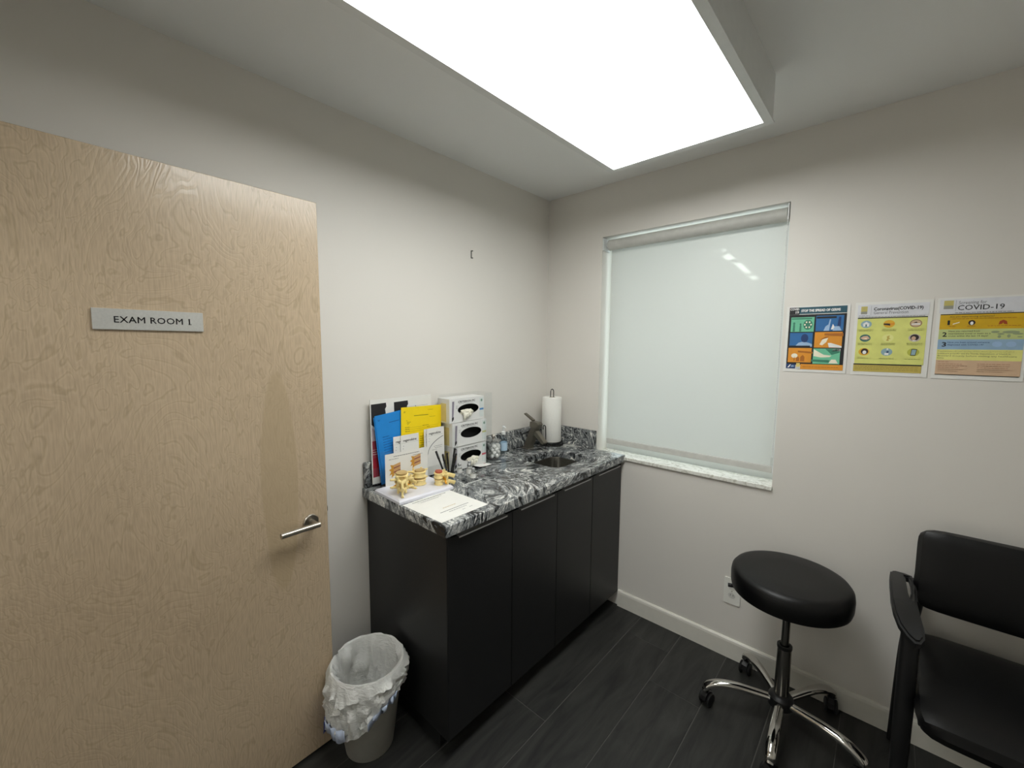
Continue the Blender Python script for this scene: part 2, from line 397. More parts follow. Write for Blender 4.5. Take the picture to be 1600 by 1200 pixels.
mk('housing', prism(rect(-.31, .31, -.31, .31), -.06, -.001, [rect(-.29, .29, -.29, .29)]), WHITEM, hl_)
mk('diffuser', box(-.289, .289, -.289, .289, -.055, -.050), DIFF, hl_)
def baseboard(name, L, M):
    pr = [(0, 0), (.013, 0), (.013, .082), (.011, .092), (.005, .098), (0, .098)]
    bm = prism(pr, 0, L); xf(bm, M); return struct(mk(name, bm, WHITE))
# profile x = away from wall, y = up, extruded along the wall
baseboard('baseboard_back', XR-.56, Matrix(((0, 0, 1, .56), (-1, 0, 0, 0), (0, 1, 0, 0), (0, 0, 0, 1))))
baseboard('baseboard_left', 1.26, Matrix(((1, 0, 0, 0), (0, 0, 1, YF), (0, 1, 0, 0), (0, 0, 0, 1))))

# window: frame, pane, marble sill
win = struct(mk('window_1', prism(rect(WX0, WX1, WZ0, WZ1), 0, .03, [rect(WX0+.030, WX1-.030, WZ0+.06, WZ1-.016)]), WHITEM, rot=(PI/2, 0, 0), loc=(0, .145, 0)),
             'white framed window behind the pale roller blind')
mk('window_pane', box(WX0+.030, WX1-.030, WZ0+.06, WZ1-.016, .012, .016), WGLASS, win)
sl = mk('window_sill', box(WX0-.004, WX1+.002, -.012, .115, .887, .907, .003, 2), MARB); sl.parent = win; sl.matrix_parent_inverse = (Matrix.Translation((0, .145, 0)) @ Matrix.Rotation(PI/2, 4, 'X')).inverted()

SUNK = math.tan(math.radians(30))
def gap(poly): return [(x, .07+(2.47-z)*SUNK) for x, z in poly]
STREAK = [[(.946, 2.073), (.972, 2.069), (1.041, 2.007), (1.026, 1.999)],
          [(.915, 2.044), (.945, 2.040), (1.010, 1.998), (1.011, 1.989), (.945, 2.022)],
          [(1.011, 1.985), (1.048, 1.995), (1.087, 1.957), (1.040, 1.955)],
          [(1.062, 1.945), (1.104, 1.943), (1.156, 1.884), (1.124, 1.883)],
          [(1.124, 1.875), (1.166, 1.876), (1.192, 1.855), (1.158, 1.850)]]
struct(mk('added_sun_mask', prism(rect(-.6, 2.6, .151, 1.75), 2.47, 2.478, [gap(p_) for p_ in STREAK]), WHITEM))  # unseen slotted sheet, added to cut the sun into a streak on the blind

# door, opened back towards the left wall
DW, DH, DT = .914, 2.022, .044
hinge = Vector((.172, -2.438)); latch = Vector((.150, -1.522))
ang = math.atan2(latch.y-hinge.y, latch.x-hinge.x)-PI/2      # local +Y runs from hinge to latch
door = struct(mk('door_1', box(-DT, 0, 0, DW, .008, .008+DH, .0015, 1), VENEER, loc=(hinge.x, hinge.y, 0), rot=(0, 0, ang)), 'birch veneer door swung open along the wall')
hy, hz = DW-.062, .905
hd = mk('door_handle', xf(lathe([(.0, 0), (.026, 0), (.0265, .006), (.024, .009), (0, .009)], 36, False, False), Matrix.Translation((0, hy, hz)) @ Matrix.Rotation(PI/2, 4, 'Y')), STEEL, door, True)
lv = join(tube([(.006, hy, hz), (.052, hy, hz)], .0095, 18), tube([(.052, hy+.0095, hz), (.052, hy-.118, hz)], .0095, 18))
mk('lever', lv, STEEL, hd, True)
mk('latch_bolt', box(-.030, -.014, DW, DW+.009, hz+.012, hz+.034, .002, 1), STEEL, door)
mk('strike_face', box(-.034, -.010, DW-.001, DW+.0012, hz-.06, hz+.09), STEEL, door)
for z in (.22, 1.02, 1.82): mk('hinge', xf(lathe([(.007, 0), (.007, .1)], 12), Matrix.Translation((.004, -.008, z))), STEEL, door, True)
sg = thing('door_sign', 'brushed aluminium sign reading EXAM ROOM 1 on the veneer door', 'sign',
           (hinge.x, hinge.y, 0), (0, 0, ang))
fr_ = bpy.data.objects.new('sign_face', None)
bpy.data.objects.remove(fr_)
sy0, sy1, sz0, sz1 = .338, .568, 1.576, 1.630
mk('sign_plate', box(.0005, .0065, sy0, sy1, sz0, sz1, .0006, 1), ALU, sg)
tx = words('lettering', 'EXAM ROOM 1', .0235, INK, sg, .0068, sy0+.121, sz0+.0185, 'CENTER', width=.158, sp=1.05, bold=.0003)
for v in tx.data.vertices: v.co = Vector((0, v.co.x, v.co.y))
tx.location = (.0070, sy0+.121, sz0+.0185)
mk('lettering_serif', join(box(.0070, .0071, sy0+.1945, sy0+.2020, sz0+.0185, sz0+.0200), box(.0070, .0071, sy0+.1950, sy0+.1990, sz0+.0325, sz0+.0342)), INK, sg)

# ------------------------------------------------------------------ ceiling light
lt = thing('ceiling_light', 'large rectangular surface-mounted box light with glowing white diffuser', 'ceiling light', (1.312, -.478, H), (0, 0, math.radians(-0.6)))
LW, LL, LD = .612, 1.34, .148
pk = prism(rect(-LW, 0, -LL, 0), -LD, 0, [rect(-LW+.012, -.012, -LL+.012, -.012)])
mk('housing', pk, WHITEM, lt)
mk('back_plate', box(-LW+.012, -.012, -LL+.012, -.012, -.006, -.001), WHITEM, lt)
mk('lens_frame', prism(rect(-LW-.004, .004, -LL-.004, .004), -LD-.006, -LD, [rect(-LW+.023, -.023, -LL+.023, -.023)]), WHITEM, lt)
mk('diffuser', box(-LW+.013, -.013, -LL+.013, -.013, -LD+.0065, -LD+.010), DIFF, lt)

# ------------------------------------------------------------------ roller blind
rb = thing('roller_blind', 'pale grey roller blind pulled down inside the window recess', 'blind', (0, .040, 0))
bx0, bx1, bzt, bzb = .414, 1.288, 2.124, .950
mk('roller_tube', xf(lathe([(.0, 0), (.030, 0), (.030, bx1-bx0), (0, bx1-bx0)], 36, False, False), Matrix.Translation((bx0, 0, bzt)) @ Matrix.Rotation(PI/2, 4, 'Y')), mat('blind_roll', (196, 196, 190), .5), rb, True)
fb = bmesh.new(); fb.faces.new([fb.verts.new(c_) for c_ in ((bx0, .03, bzb+.03), (bx1, .03, bzb+.03), (bx1, .03, bzt), (bx0, .03, bzt))])
mk('fabric', fb, FAB, rb)
hb = mk('hem_bar', box(bx0, bx1, .024, .036, bzb, bzb+.033, .004, 3), mat('hem_fabric', (200, 199, 194), .5), rb, True)
mk('end_cap', box(bx1-.001, bx1+.004, .023, .037, bzb, bzb+.033), WHITEM, hb)
for s, x in ((0, WX0+.003), (1, WX1-.009)):
    mk('bracket', box(x, x+.006, -.045, .03, bzt-.034, bzt+.036, .002, 2), WHITEM, rb)
mk('tube_pin', xf(lathe([(.012, 0), (.012, .02)], 16), Matrix.Translation((WX0+.008, 0, bzt)) @ Matrix.Rotation(PI/2, 4, 'Y')), WHITEM, rb, True)
ch = tube([(1.2945, -.040, bzt), (1.2955, -.041, 1.04)], .0016, 6)
zz = bzt-.03
while zz > 1.05:
    b2 = bmesh.new(); bmesh.ops.create_icosphere(b2, subdivisions=1, radius=.0028, matrix=Matrix.Translation((1.2945+.001*(bzt-zz), -.0405, zz))); join(ch, b2); zz -= .012
mk('chain', ch, WHITEM, rb)
mk('chain_tensioner', box(1.2905, 1.2995, -.046, -.036, .99, 1.04, .003, 2), GLASS, rb)

# ------------------------------------------------------------------ cabinets, worktop, sink
CX = .556; CYL = -1.288; SEAM = [-1.268, -.945, -.632, -.318, -.004]
def cabinet(label, y0, y1, doors, side):
    c = thing('base_cabinet', label, 'cabinet', (0, (y0+y1)/2, 0), group='charcoal base cabinets under the granite worktop'); oy = (y0+y1)/2
    cc = box(.004, CX-.021, y0-oy, y0-oy+.018, .085, .879); box(.004, CX-.021, y1-oy-.018, y1-oy, .085, .879, bm=cc)
    box(.004, CX-.021, y0-oy+.018, y1-oy-.018, .085, .103, bm=cc); box(.004, .012, y0-oy+.018, y1-oy-.018, .103, .879, bm=cc)
    mk('carcass', cc, CAB, c)
    mk('toe_kick', box(.02, CX-.075, y0-oy, y1-oy, 0, .0845), CABD, c)
    if side: mk('side_panel', box(.004, CX-.002, y0-oy-.02, y0-oy-.0005, .085, .879, .001, 1), CAB, c)
    for a, b in doors:
        d = mk('cabinet_door', box(CX-.02, CX, a-oy+.0015, b-oy-.0015, .088, .862, .0012, 1), CAB, c)
        m_ = (a+b)/2-oy; hw = (b-a)*.37
        h = box(CX-.012, CX+.013, m_-hw, m_+hw, .8622, .8642); box(CX+.011, CX+.013, m_-hw, m_+hw, .8575, .8642, bm=h)
        mk('edge_pull', h, PULL, d)
    return c
cabinet('charcoal two-door base cabinet with exposed side panel beside the waste bin', SEAM[0], SEAM[2], [(SEAM[0]-.018, SEAM[1]), (SEAM[1], SEAM[2])], True)
cabinet('charcoal two-door base cabinet below the sink, against the window wall', SEAM[2]+.001, SEAM[4], [(SEAM[2], SEAM[3]), (SEAM[3], SEAM[4])], False)
FX = .574
SX0, SX1, SY0, SY1 = .205, .452, -.492, -.185
hole = rrect(SX0, SX1, SY0, SY1, .055, 7)
ct = thing('worktop', 'swirled black, grey and white granite worktop with upstands', 'worktop', (0, 0, ZC))
slab = prism([(.001, -1.307), (FX-.004, -1.307), (FX, -1.303), (FX, -.001), (.001, -.001)], -.04, 0, [hole])
tops = [e for e in slab.edges if len(e.link_faces) == 2 and abs(e.calc_face_angle(0)) > 1.0 and all(abs(v.co.z) < 1e-5 for v in e.verts)]
bmesh.ops.bevel(slab, geom=tops, offset=.005, segments=3, affect='EDGES', profile=.5)
mk('slab', slab, GRAN, ct, True)
mk('upstand', box(.001, .021, -1.303, -.0215, 0.0002, .112, .004, 3), GRAN, ct, True)
mk('upstand', box(.001, .385, -.021, -.001, 0.0002, .112, .004, 3), GRAN, ct, True)
sk = thing('sink', 'small undermount stainless steel sink in the granite worktop', 'sink', (0, 0, ZC-.041))
bm = bmesh.new(); rings = []
for ins, z, rr in ((-.012, 0, .06), (0.0, 0, .055), (.001, -.004, .055), (.006, -.125, .055), (.02, -.148, .06), (.05, -.153, .05), (.105, -.156, .02)):
    rings.append([bm.verts.new((x, y, z)) for x, y in rrect(SX0+ins, SX1-ins, SY0+ins, SY1-ins, max(rr, .016), 7)])
for a, b in zip(rings, rings[1:]):
    n = len(a)
    for i in range(n): bm.faces.new((a[i], a[(i+1) % n], b[(i+1) % n], b[i]))
bm.faces.new(rings[-1])
mk('basin', bm, SINKM, sk, True)
mk('drain', lathe([(.0, -.157), (.03, -.156), (.034, -.152), (.028, -.151), (.0, -.154)], 24, False, False), CHROME, sk, True, loc=((SX0+SX1)/2, (SY0+SY1)/2, 0))
# faucet: leaning flat-sided column with blade lever and short sloping spout
fc = thing('faucet', 'dark brushed nickel angular faucet with blade lever behind the sink', 'faucet', (.070, -.272, ZC+.0005), (0, 0, math.radians(-4)))
def slab_xz(poly, hw, bev=.002):
    b_ = prism(poly, -hw, hw); bmesh.ops.bevel(b_, geom=[e for e in b_.edges], offset=bev, segments=2, affect='EDGES') if bev else None
    return xf(b_, Matrix.Rotation(PI/2, 4, 'X'))
mk('column', slab_xz([(-.022, 0), (.026, 0), (.082, .135), (.040, .135)], .021), BRONZE, fc)
mk('flange', box(-.028, .032, -.026, .026, 0, .004, .001, 1), BRONZE, fc)
mk('spout', slab_xz([(.054, .100), (.076, .118), (.146, .058), (.130, .044)], .017, .0015), BRONZE, fc)
hl = mk('lever', slab_xz([(.032, .136), (.090, .136), (.102, .158), (.090, .170), (.034, .170)], .022), BRONZE, fc)
mk('lever_blade', slab_xz([(.044, .166), (.036, .174), (-.026, .206), (-.022, .213), (.050, .180)], .010, .001), BRONZE, hl)

# paper towel roll and its wire stand
tp = Vector((.118, -.098, ZC))
ph = thing('paper_towel_holder', 'black wire paper towel stand with looped top, in the corner', 'towel holder', tp)
mk('base_ring', tube([(.072*math.cos(a), .072*math.sin(a), .006) for a in [2*PI*i/40 for i in range(40)]], .0045, 8, True), BLACKW, ph, True)
mk('upper_ring', tube([(.070*math.cos(a), .070*math.sin(a), .020) for a in [2*PI*i/40 for i in range(40)]], .0035, 8, True), BLACKW, ph, True)
for k in range(4):
    a = k*PI/2+.6; mk('strut', tube([(.071*math.cos(a), .071*math.sin(a), .006), (.071*math.cos(a), .071*math.sin(a), .020)], .003, 8), BLACKW, ph, True)
mk('cross_bar', tube([(-.071, 0, .020), (.071, 0, .020)], .003, 8), BLACKW, ph, True)
pl = [(-.009, 0, .021), (-.009, 0, .335)] + [(-.009*math.cos(a), 0, .335+.016*math.sin(a)) for a in [PI*i/10 for i in range(1, 10)]] + [(.009, 0, .335), (.009, 0, .021)]
mk('post_loop', xf(tube(pl, .0028, 8), Matrix.Rotation(.75, 4, 'Z')), BLACKW, ph, True)
ar = [(.012, -.072, .02), (.010, -.074, .120)] + [(.010-.010*(1-math.cos(a)), -.074, .120+.012*math.sin(a)) for a in [PI*i/8 for i in range(1, 9)]] + [(-.010, -.073, .105)]
mk('tension_arm', tube(ar, .0028, 8), BLACKW, ph, True)
def tw(rr, z, a):
    k = rr*(1+.006*math.sin(5*a+z*9)); return (k*math.cos(a), k*math.sin(a), z)
tr_ = thing('paper_towel_roll', 'white roll of paper towels on the black wire stand', 'paper towels', tp+Vector((0, 0, .024)))
mk('paper', lathe([(.021, 0), (.058, 0), (.0605, .004), (.0605, .274), (.058, .278), (.021, .278), (.021, 0)], 48, False, False, tw), TOWEL, tr_, True)
mk('cardboard_core', lathe([(.0195, .001), (.0208, .001), (.0208, .277), (.0195, .277), (.0195, .001)], 24, False, False), mat('core_card', (150, 128, 98), .8), tr_, True)

# ------------------------------------------------------------------ things on the worktop
AX = (PI/2, 0, PI/2)           # local x -> +Y, local y -> Z, local z -> +X : sheets facing the room from the left wall
def lean(x, y, z, tilt=0.0, turn=0.0, roll=0.0):
    M = Matrix.Translation((x, y, z)) @ Matrix.Rotation(turn, 4, 'Z') @ Matrix.Rotation(-tilt, 4, 'Y') @ Matrix.Rotation(PI/2, 4, 'Z') @ Matrix.Rotation(PI/2, 4, 'X') @ Matrix.Rotation(roll, 4, 'Z')
    return M
def sheet(name, label, cat, M, w_, h_, m, th=.0006, group=None):
    t = thing(name, label, cat, group=group); t.matrix_world = M
    mk('sheet', box(0, w_, 0, h_, -th, 0), m, t); return t
# back poster board
pb = sheet('spine_poster', 'white anatomy poster board with dark neck pictures, leaning behind the forms', 'poster', lean(.034, -1.276, ZC+.014, .02), .320, .370, PAPER, .004)
for dx in (0.004, .116):
    plate('picture', [(dx, .262), (dx+.03, .235), (dx+.055, .262), (dx+.07, .30), (dx+.067, .325), (dx+.074, .335), (dx+.072, .352), (dx, .350)], .0003, mat('dark_hair', (28, 27, 30), .6), pb)
    plate('highlight', [(dx+.02, .236), (dx+.026, .236), (dx+.036, .28), (dx+.032, .282)], .0008, GINK, pb)
    plate('neck', [(dx+.03, .235), (dx+.055, .262), (dx+.058, .235), (dx+.05, .2), (dx+.02, .2)], .0003, mat('pale_skin_print', (206, 196, 194), .6), pb)
plate('muscle_picture', [(.004, .03), (.034, .03), (.040, .19), (.020, .235), (.004, .25)], .0003, mat('muscle_red', (150, 52, 66), .6), pb)
plate('pale_tendon', [(.004, .19), (.026, .19), (.020, .235), (.004, .25)], .0006, mat('tendon_print', (196, 178, 184), .6), pb)
plate('red_block', rect(.005, .034, .07, .115), .0006, mat('deep_red', (158, 22, 40), .6), pb)
lines('small_print', [(.006, .034, y) for y in (.13, .14, .15)], PAPER, pb, .0008, .002)
for q in ([(.228, .325), (.231, .325), (.2325, .30), (.2275, .30)], [(.227, .312), (.209, .28), (.206, .272), (.211, .272)], [(.232, .312), (.249, .28), (.254, .272), (.248, .272)], [(.2285, .30), (.2315, .30), (.2315, .27), (.2285, .27)]):
    plate('nerve_branch', q, .0003, GINK, pb)
plate('faint_line', rect(.16, .30, .322, .3228), .0003, GINK, pb)
plate('faint_line', rect(.17, .27, .303, .3036), .0003, GINK, pb)
# blue and yellow forms
bf = sheet('blue_form', 'blue printed form standing behind the brochures', 'form', lean(.057, -1.238, ZC+.012, .03, 0, .10), .216, .305, PAPERB, .0008)
plate('heading', rect(.065, .115, .262, .2645), .0002, BINK, bf)
lines('form_text', [(.025, .025+random.uniform(.03, .06), y) for y in [.02+.0115*i for i in range(17)]], BINK, bf, .0004, .0022, 3)
lines('logo_mark', [(.012, .024, .283), (.014, .022, .279)], BINK, bf, .0004, .002, 4)
bf2 = sheet('blue_form', 'second blue form, its edge showing behind the front one', 'form', lean(.054, -1.246, ZC+.010, .03, 0, .085), .216, .300, PAPERB, .0008)
yf = sheet('yellow_form', 'bright yellow printed form standing against the poster board', 'form', lean(.062, -1.150, ZC+.062, .03, 0, -.035), .224, .278, PAPERY, .0008)
plate('heading', rect(.068, .148, .2345, .237), .0002, YINK, yf)
plate('heading_rule', rect(.155, .19, .2245, .2255), .0002, YINK, yf)
plate('date_rule', rect(.145, .175, .2585, .2595), .0002, YINK, yf)
lines('form_text', [(.02, .045, y) for y in (.185, .176, .166, .150)] + [(.115, .15, .186), (.14, .155, .177)], YINK, yf, .0004, .002, 5)
for y in (.184, .1755, .1665, .152): plate('rule', rect(.02, .205, y-.0012, y-.0006), .0002, YINK, yf)
lines('list_text', [(.10, .20, y) for y in [.02+.0105*i for i in range(12)]], YINK, yf, .0004, .002, 6)
lines('logo_mark', [(.014, .024, .257), (.012, .022, .253), (.026, .034, .215), (.03, .05, .208), (.03, .045, .203), (.032, .04, .198)], YINK, yf, .0004, .002, 7)
# brochures
def brochure(label, x, y, w_, top, turn=0, m=PAPER, seed=1, arc=False, t='regenokine', n=1):
    h_ = top-ZC-.006; s = sheet('brochure', label, 'brochure', lean(x, y, ZC+.006, .02, turn), w_, h_, m, .0012, 'folded white brochures')
    words('title', t, .0165, INK, s, .012, h_-.030, .0003, width=min(w_*.80, .07) if len(t) > 6 else None, bold=.0003)
    plate('header_band', rect(.004, w_-.004, h_-.036, h_-.0355), .0002, GINK, s)
    lines('tagline', [(.012, .016, h_-.05), (.010, .014, h_-.062)], GINK, s, .0004, .002, seed)
    if arc:
        A = [(.004+.20*(1-math.cos(a)), .09+.09*math.sin(a)) for a in [PI/2*i/14 for i in range(15)]]
        A = [(x_, y_+h_-.21) for x_, y_ in A if x_ < w_]
        B = [(x_+.0018, y_-.0028) for x_, y_ in A][::-1]
        plate('curve', A+B, .0002, GINK, s)
        lines('body_text', [(.04, .09, h_-.09), (.045, .085, h_-.098), (.03, .06, h_-.106)], GINK, s, .0004, .0016, seed+3)
    return s
brochure('white brochure mostly hidden behind its neighbour, above the model card', .072, -1.192, .096, 1.136, 0, PAPER, 11, False, 'regenokine')
brochure('white brochure just above the spine model card, in front of yellow form', .0765, -1.158, .096, 1.137, 0, PAPER, 12)
brochure('white folded brochure showing its fold edge, behind the pens',   .082, -1.036, .100, 1.148, .0, PAPER, 13, False)
brochure('white folded brochure with a grey arc, in front of the glove boxes', .0895, -1.026, .104, 1.150, .03, PAPER, 14, True)
# acrylic stand holding them
st = thing('acrylic_stand', 'clear tiered acrylic stand holding forms and brochures', 'stand', (0, -1.0, ZC+.0005))
for nm, b_ in (('base_sheet', box(.024, .092, -.292, .086, 0, .003)), ('back_sheet', box(.0215, .0235, -.292, .086, .0005, .30)),
               ('divider', box(.0655, .0672, -.255, .07, .0035, .16)), ('lip', box(.0945, .0958, -.03, .086, .0035, .05)),
               ('side_sheet', box(.024, .090, .0865, .0885, .0005, .20))):
    mk(nm, b_, ACRY, st)

# spine model on its stepped white base with a picture card
sm = thing('spine_model', 'white-based anatomical spine model with cream vertebrae and picture card', 'model', (.098, -1.302, ZC+.0015), (0, 0, math.radians(-2)))
bs = prism(rect(0, .196, 0, .262), 0, .016); bmesh.ops.bevel(bs, geom=[e for e in bs.edges if all(v.co.z > .01 for v in e.verts)], offset=.006, segments=1, affect='EDGES')
mk('base', bs, mat('model_base', (222, 222, 230), .35, var=.01), sm)
Mi = Matrix.Rotation(PI/2, 4, 'Z') @ Matrix.Rotation(PI/2, 4, 'X')
cdm = mk('picture_card', xf(box(.045, .258, .0, .138, -.001, .0), Matrix.Translation((.008, 0, .016)) @ Mi), PAPER, sm)
def cplate(name, poly, z, m):
    return mk(name, xf(prism(poly, z, z+.0003), Matrix.Translation((.008, 0, .016)) @ Mi), m, cdm)
def clines(name, rows, m, seed, h=.002):
    o = lines(name, rows, m, cdm, .0004, h, seed)
    for v in o.data.vertices: v.co = (Matrix.Translation((.008, 0, .016)) @ Mi) @ v.co
clines('card_heading', [(.085, .215, .122)], GINK, 21, .003)
clines('card_text', [(.062, .11, .112), (.18, .23, .112)], GINK, 22)
TAN = mat('print_tan', (206, 164, 110), .6); BRN = mat('print_brown', (146, 84, 66), .6); ORG = mat('print_ochre', (204, 150, 60), .6)
for ox, oy_ in ((.062, .040), (.165, .060)):
    for i in range(3): cplate('printed_body', [(ox+.022, oy_+.018*i), (ox+.055, oy_+.006+.018*i), (ox+.055, oy_+.018+.018*i), (ox+.022, oy_+.011+.018*i)], .0002, TAN)
    for i in range(2): cplate('printed_disc', [(ox+.022, oy_+.0115+.018*i), (ox+.055, oy_+.0185+.018*i), (ox+.055, oy_+.0235+.018*i), (ox+.022, oy_+.0175+.018*i)], .0003, BRN)
    cplate('printed_arch', [(ox+.022, oy_), (ox+.012, oy_-.008), (ox+.014, oy_+.008), (ox+.002, oy_+.004), (ox+.010, oy_+.020), (ox, oy_+.028), (ox+.012, oy_+.034), (ox+.006, oy_+.05), (ox+.022, oy_+.046)], .0002, ORG)
def vertebra(rb_=.017, hb_=.017, proc=.030):
    """vertebral body + arch with spinous, transverse and articular processes; body axis Z, spine points to +X"""
    bm_ = lathe([(.0, 0), (rb_*.9, 0), (rb_, .0015), (rb_*.86, hb_*.35), (rb_*.86, hb_*.65), (rb_, hb_-.0015), (rb_*.9, hb_), (0, hb_)], 24, False, False)
    xf(bm_, Matrix.Diagonal((.85, 1.1, 1, 1)))
    zc = hb_*.62
    for s in (-1, 1):
        join(bm_, tube(bez([(rb_*.55, s*rb_*.6, zc), (rb_*1.25, s*rb_*.62, zc), (rb_*1.75, s*rb_*.2, zc-.003), (rb_*1.95, 0, zc-.005)], 4), [.0042]*12+[.0046], 8))
        join(bm_, tube([(rb_*1.05, s*rb_*.6, zc), (rb_*1.25, s*rb_*1.3, zc+.002), (rb_*1.35, s*(rb_*.9+proc*.5), zc+.003)], [.0042, .0034, .0026], 8))
        join(bm_, tube([(rb_*1.3, s*rb_*.62, zc), (rb_*1.35, s*rb_*.72, zc+.011)], [.0044, .003], 8))
        join(bm_, tube([(rb_*1.45, s*rb_*.5, zc), (rb_*1.6, s*rb_*.58, zc-.014)], [.0044, .003], 8))
    join(bm_, tube([(rb_*1.7, 0, zc-.003), (rb_*1.7+proc*.5, 0, zc-.008), (rb_*1.7+proc*.8, 0, zc-.012)], [.0046, .004, .0048], 8, sy=1.5, sx=.8))
    return bm_
def unit(x, y, z, rz, tilt=0.0, sc=1.0, nerve=True, cap=DISC):
    u_ = mk('vertebra', xf(vertebra(), Matrix.Translation((x, y, z)) @ Matrix.Rotation(rz, 4, 'Z') @ Matrix.Rotation(tilt, 4, 'Y') @ Matrix.Scale(sc, 4)), BONE, sm, True)
    u2 = mk('vertebra', xf(vertebra(), Matrix.Translation((x, y, z)) @ Matrix.Rotation(rz, 4, 'Z') @ Matrix.Rotation(tilt, 4, 'Y') @ Matrix.Scale(sc, 4) @ Matrix.Translation((-.001, 0, .0225))), BONE, sm, True)
    for zz_, rr in ((.0172, .0155), (.0398, .014)):
        mk('disc', xf(lathe([(0, 0), (rr*.95, 0), (rr, .0025), (rr*.95, .005), (0, .005)], 24, False, False), Matrix.Translation((x, y, z)) @ Matrix.Rotation(rz, 4, 'Z') @ Matrix.Rotation(tilt, 4, 'Y') @ Matrix.Scale(sc, 4) @ Matrix.Translation((0, 0, zz_)) @ Matrix.Diagonal((.85, 1.1, 1, 1))), DISC if zz_ < .03 else cap, sm, True)
    if nerve:
        for s in (-1, 1):
            mk('nerve', xf(tube(bez([(.016, s*.004, .02), (.018, s*.014, .017), (.017, s*.026, .008)], 4), .003, 8), Matrix.Translation((x, y, z)) @ Matrix.Rotation(rz, 4, 'Z') @ Matrix.Rotation(tilt, 4, 'Y') @ Matrix.Scale(sc, 4)), NERVE, u_, True)
unit(.060, .100, .0162, math.radians(20), 0, 1.25)
unit(.085, .165, .0162, math.radians(165), 0, 1.5, False)
unit(.108, .062, .038, math.radians(-28), math.radians(13), 1.5)
unit(.140, .225, .0162, math.radians(68), 0, 1.35, True, REDP)
mk('support_peg', xf(lathe([(.005, 0), (.005, .024)], 12), Matrix.Translation((.108, .062, .0162))), BONE, sm, True)

# printed notice on the worktop
qn = thing('paper_notice', 'white printed notice lying flat at the worktop corner', 'paper', (.300, -1.300, ZC+.0008), (0, 0, math.radians(1)))
mk('sheet', box(.0, .238, .0, .232, 0, .0005), PAPER, qn)
def tline(name, rows, m, z, h, seed):
    o = lines(name, rows, m, qn, 0, h, seed)
    for v in o.data.vertices: v.co = Vector((.24-v.co.y, v.co.x, z))
tline('heading', [(.035, .20, .222)], INK, .0008, .004, 31)
tline('subheading', [(.05, .17, .210), (.06, .15, .203)], GINK, .0008, .002, 32)
tline('star_row', [(.085, .15, .098)], mat('star_ink', (190, 170, 120), .6), .0008, .004, 33)
mk('rule', box(.167, .170, .05, .19, .0006, .0009), GINK, qn)
tline('footer', [(.08, .17, .055), (.13, .145, .036), (.165, .182, .036)], GINK, .0008, .003, 34)

# glove boxes in a clear wall rack
def glove_box(label, x, y0, z0, accent, tear):
    g = thing('glove_box', label, 'box', (x, y0, z0), AX, 'disposable glove boxes stacked in the clear rack')
    W_, H_, D_ = .228, .118, .088
    o = prism(rect(0, W_, 0, H_), -.0015, 0, [ellipse(.122, .060, .070, .026)])
    box(0, W_, 0, H_, -D_, -D_+.0015, bm=o); box(0, .0015, 0, H_, -D_, -.001, bm=o); box(W_-.0015, W_, 0, H_, -D_, -.001, bm=o)
    box(.001, W_-.001, 0, .0015, -D_, -.001, bm=o); box(.001, W_-.001, H_-.0015, H_, -D_, -.001, bm=o)
    mk('carton', o, CARDB, g)
    mk('inner_shade', box(.003, W_-.003, .003, H_-.003, -D_+.004, -.034), HOLE, g)  # near-black block standing in for the shade inside the carton
    plate('opening_edge', ellipse(.122, .060, .0705, .0265), .0001, mat('edge_grey', (150, 150, 150), .6), g, .0002, [ellipse(.122, .060, .0695, .0255)])
    words('brand_lettering', 'CRITERION PC', .0135, INK, g, .054, .0955, .0004, width=.112, bold=.0004)
    lines('subline', [(.06, .155, .0905)], GINK, g, .0004, .0014, 41)
    plate('picture_strip', [(.015, .022), (.024, .018), (.026, .040), (.030, .105), (.018, .105)], .0002, mat('hand_print', (132, 126, 140), .6), g)
    plate('dark_emblem', [(.015, .006), (.027, .018), (.027, .030), (.015, .026)], .0004, INK, g)
    plate('accent_band', rect(.198, .226, .046, .055), .0002, accent, g)
    plate('panel_tint', rect(.198, .226, .010, .110), .0001, mat('panel_print', (214, 220, 218), .5), g)
    plate('seal', ellipse(.212, .096, .006, .007, 16), .0003, mat('seal_green', (120, 150, 132), .6), g)
    lines('panel_text', [(.040, .056, .08), (.040, .052, .074), (.040, .055, .068)], GINK, g, .0004, .0016, 42)
    # printed end panel
    ep = mk('end_panel', box(-.0006, -.0001, .006, .095, -.066, -.024), accent if tear == 9 else mat('end_print', (216, 200, 140), .6), g)
    return g
RX = .118
glove_box('lowest glove box in the clear rack, red band on its side', RX, -.900, ZC+.004, mat('red_band', (196, 70, 84), .5), 0)
glove_box('middle glove box in the clear rack, with an empty opening', RX+.004, -.902, ZC+.124, mat('yellow_band', (196, 196, 130), .5), 1)
glove_box('topmost glove box in the clear rack, blue band on its side', RX, -.917, ZC+.244, mat('blue_band', (70, 130, 186), .5), 2)
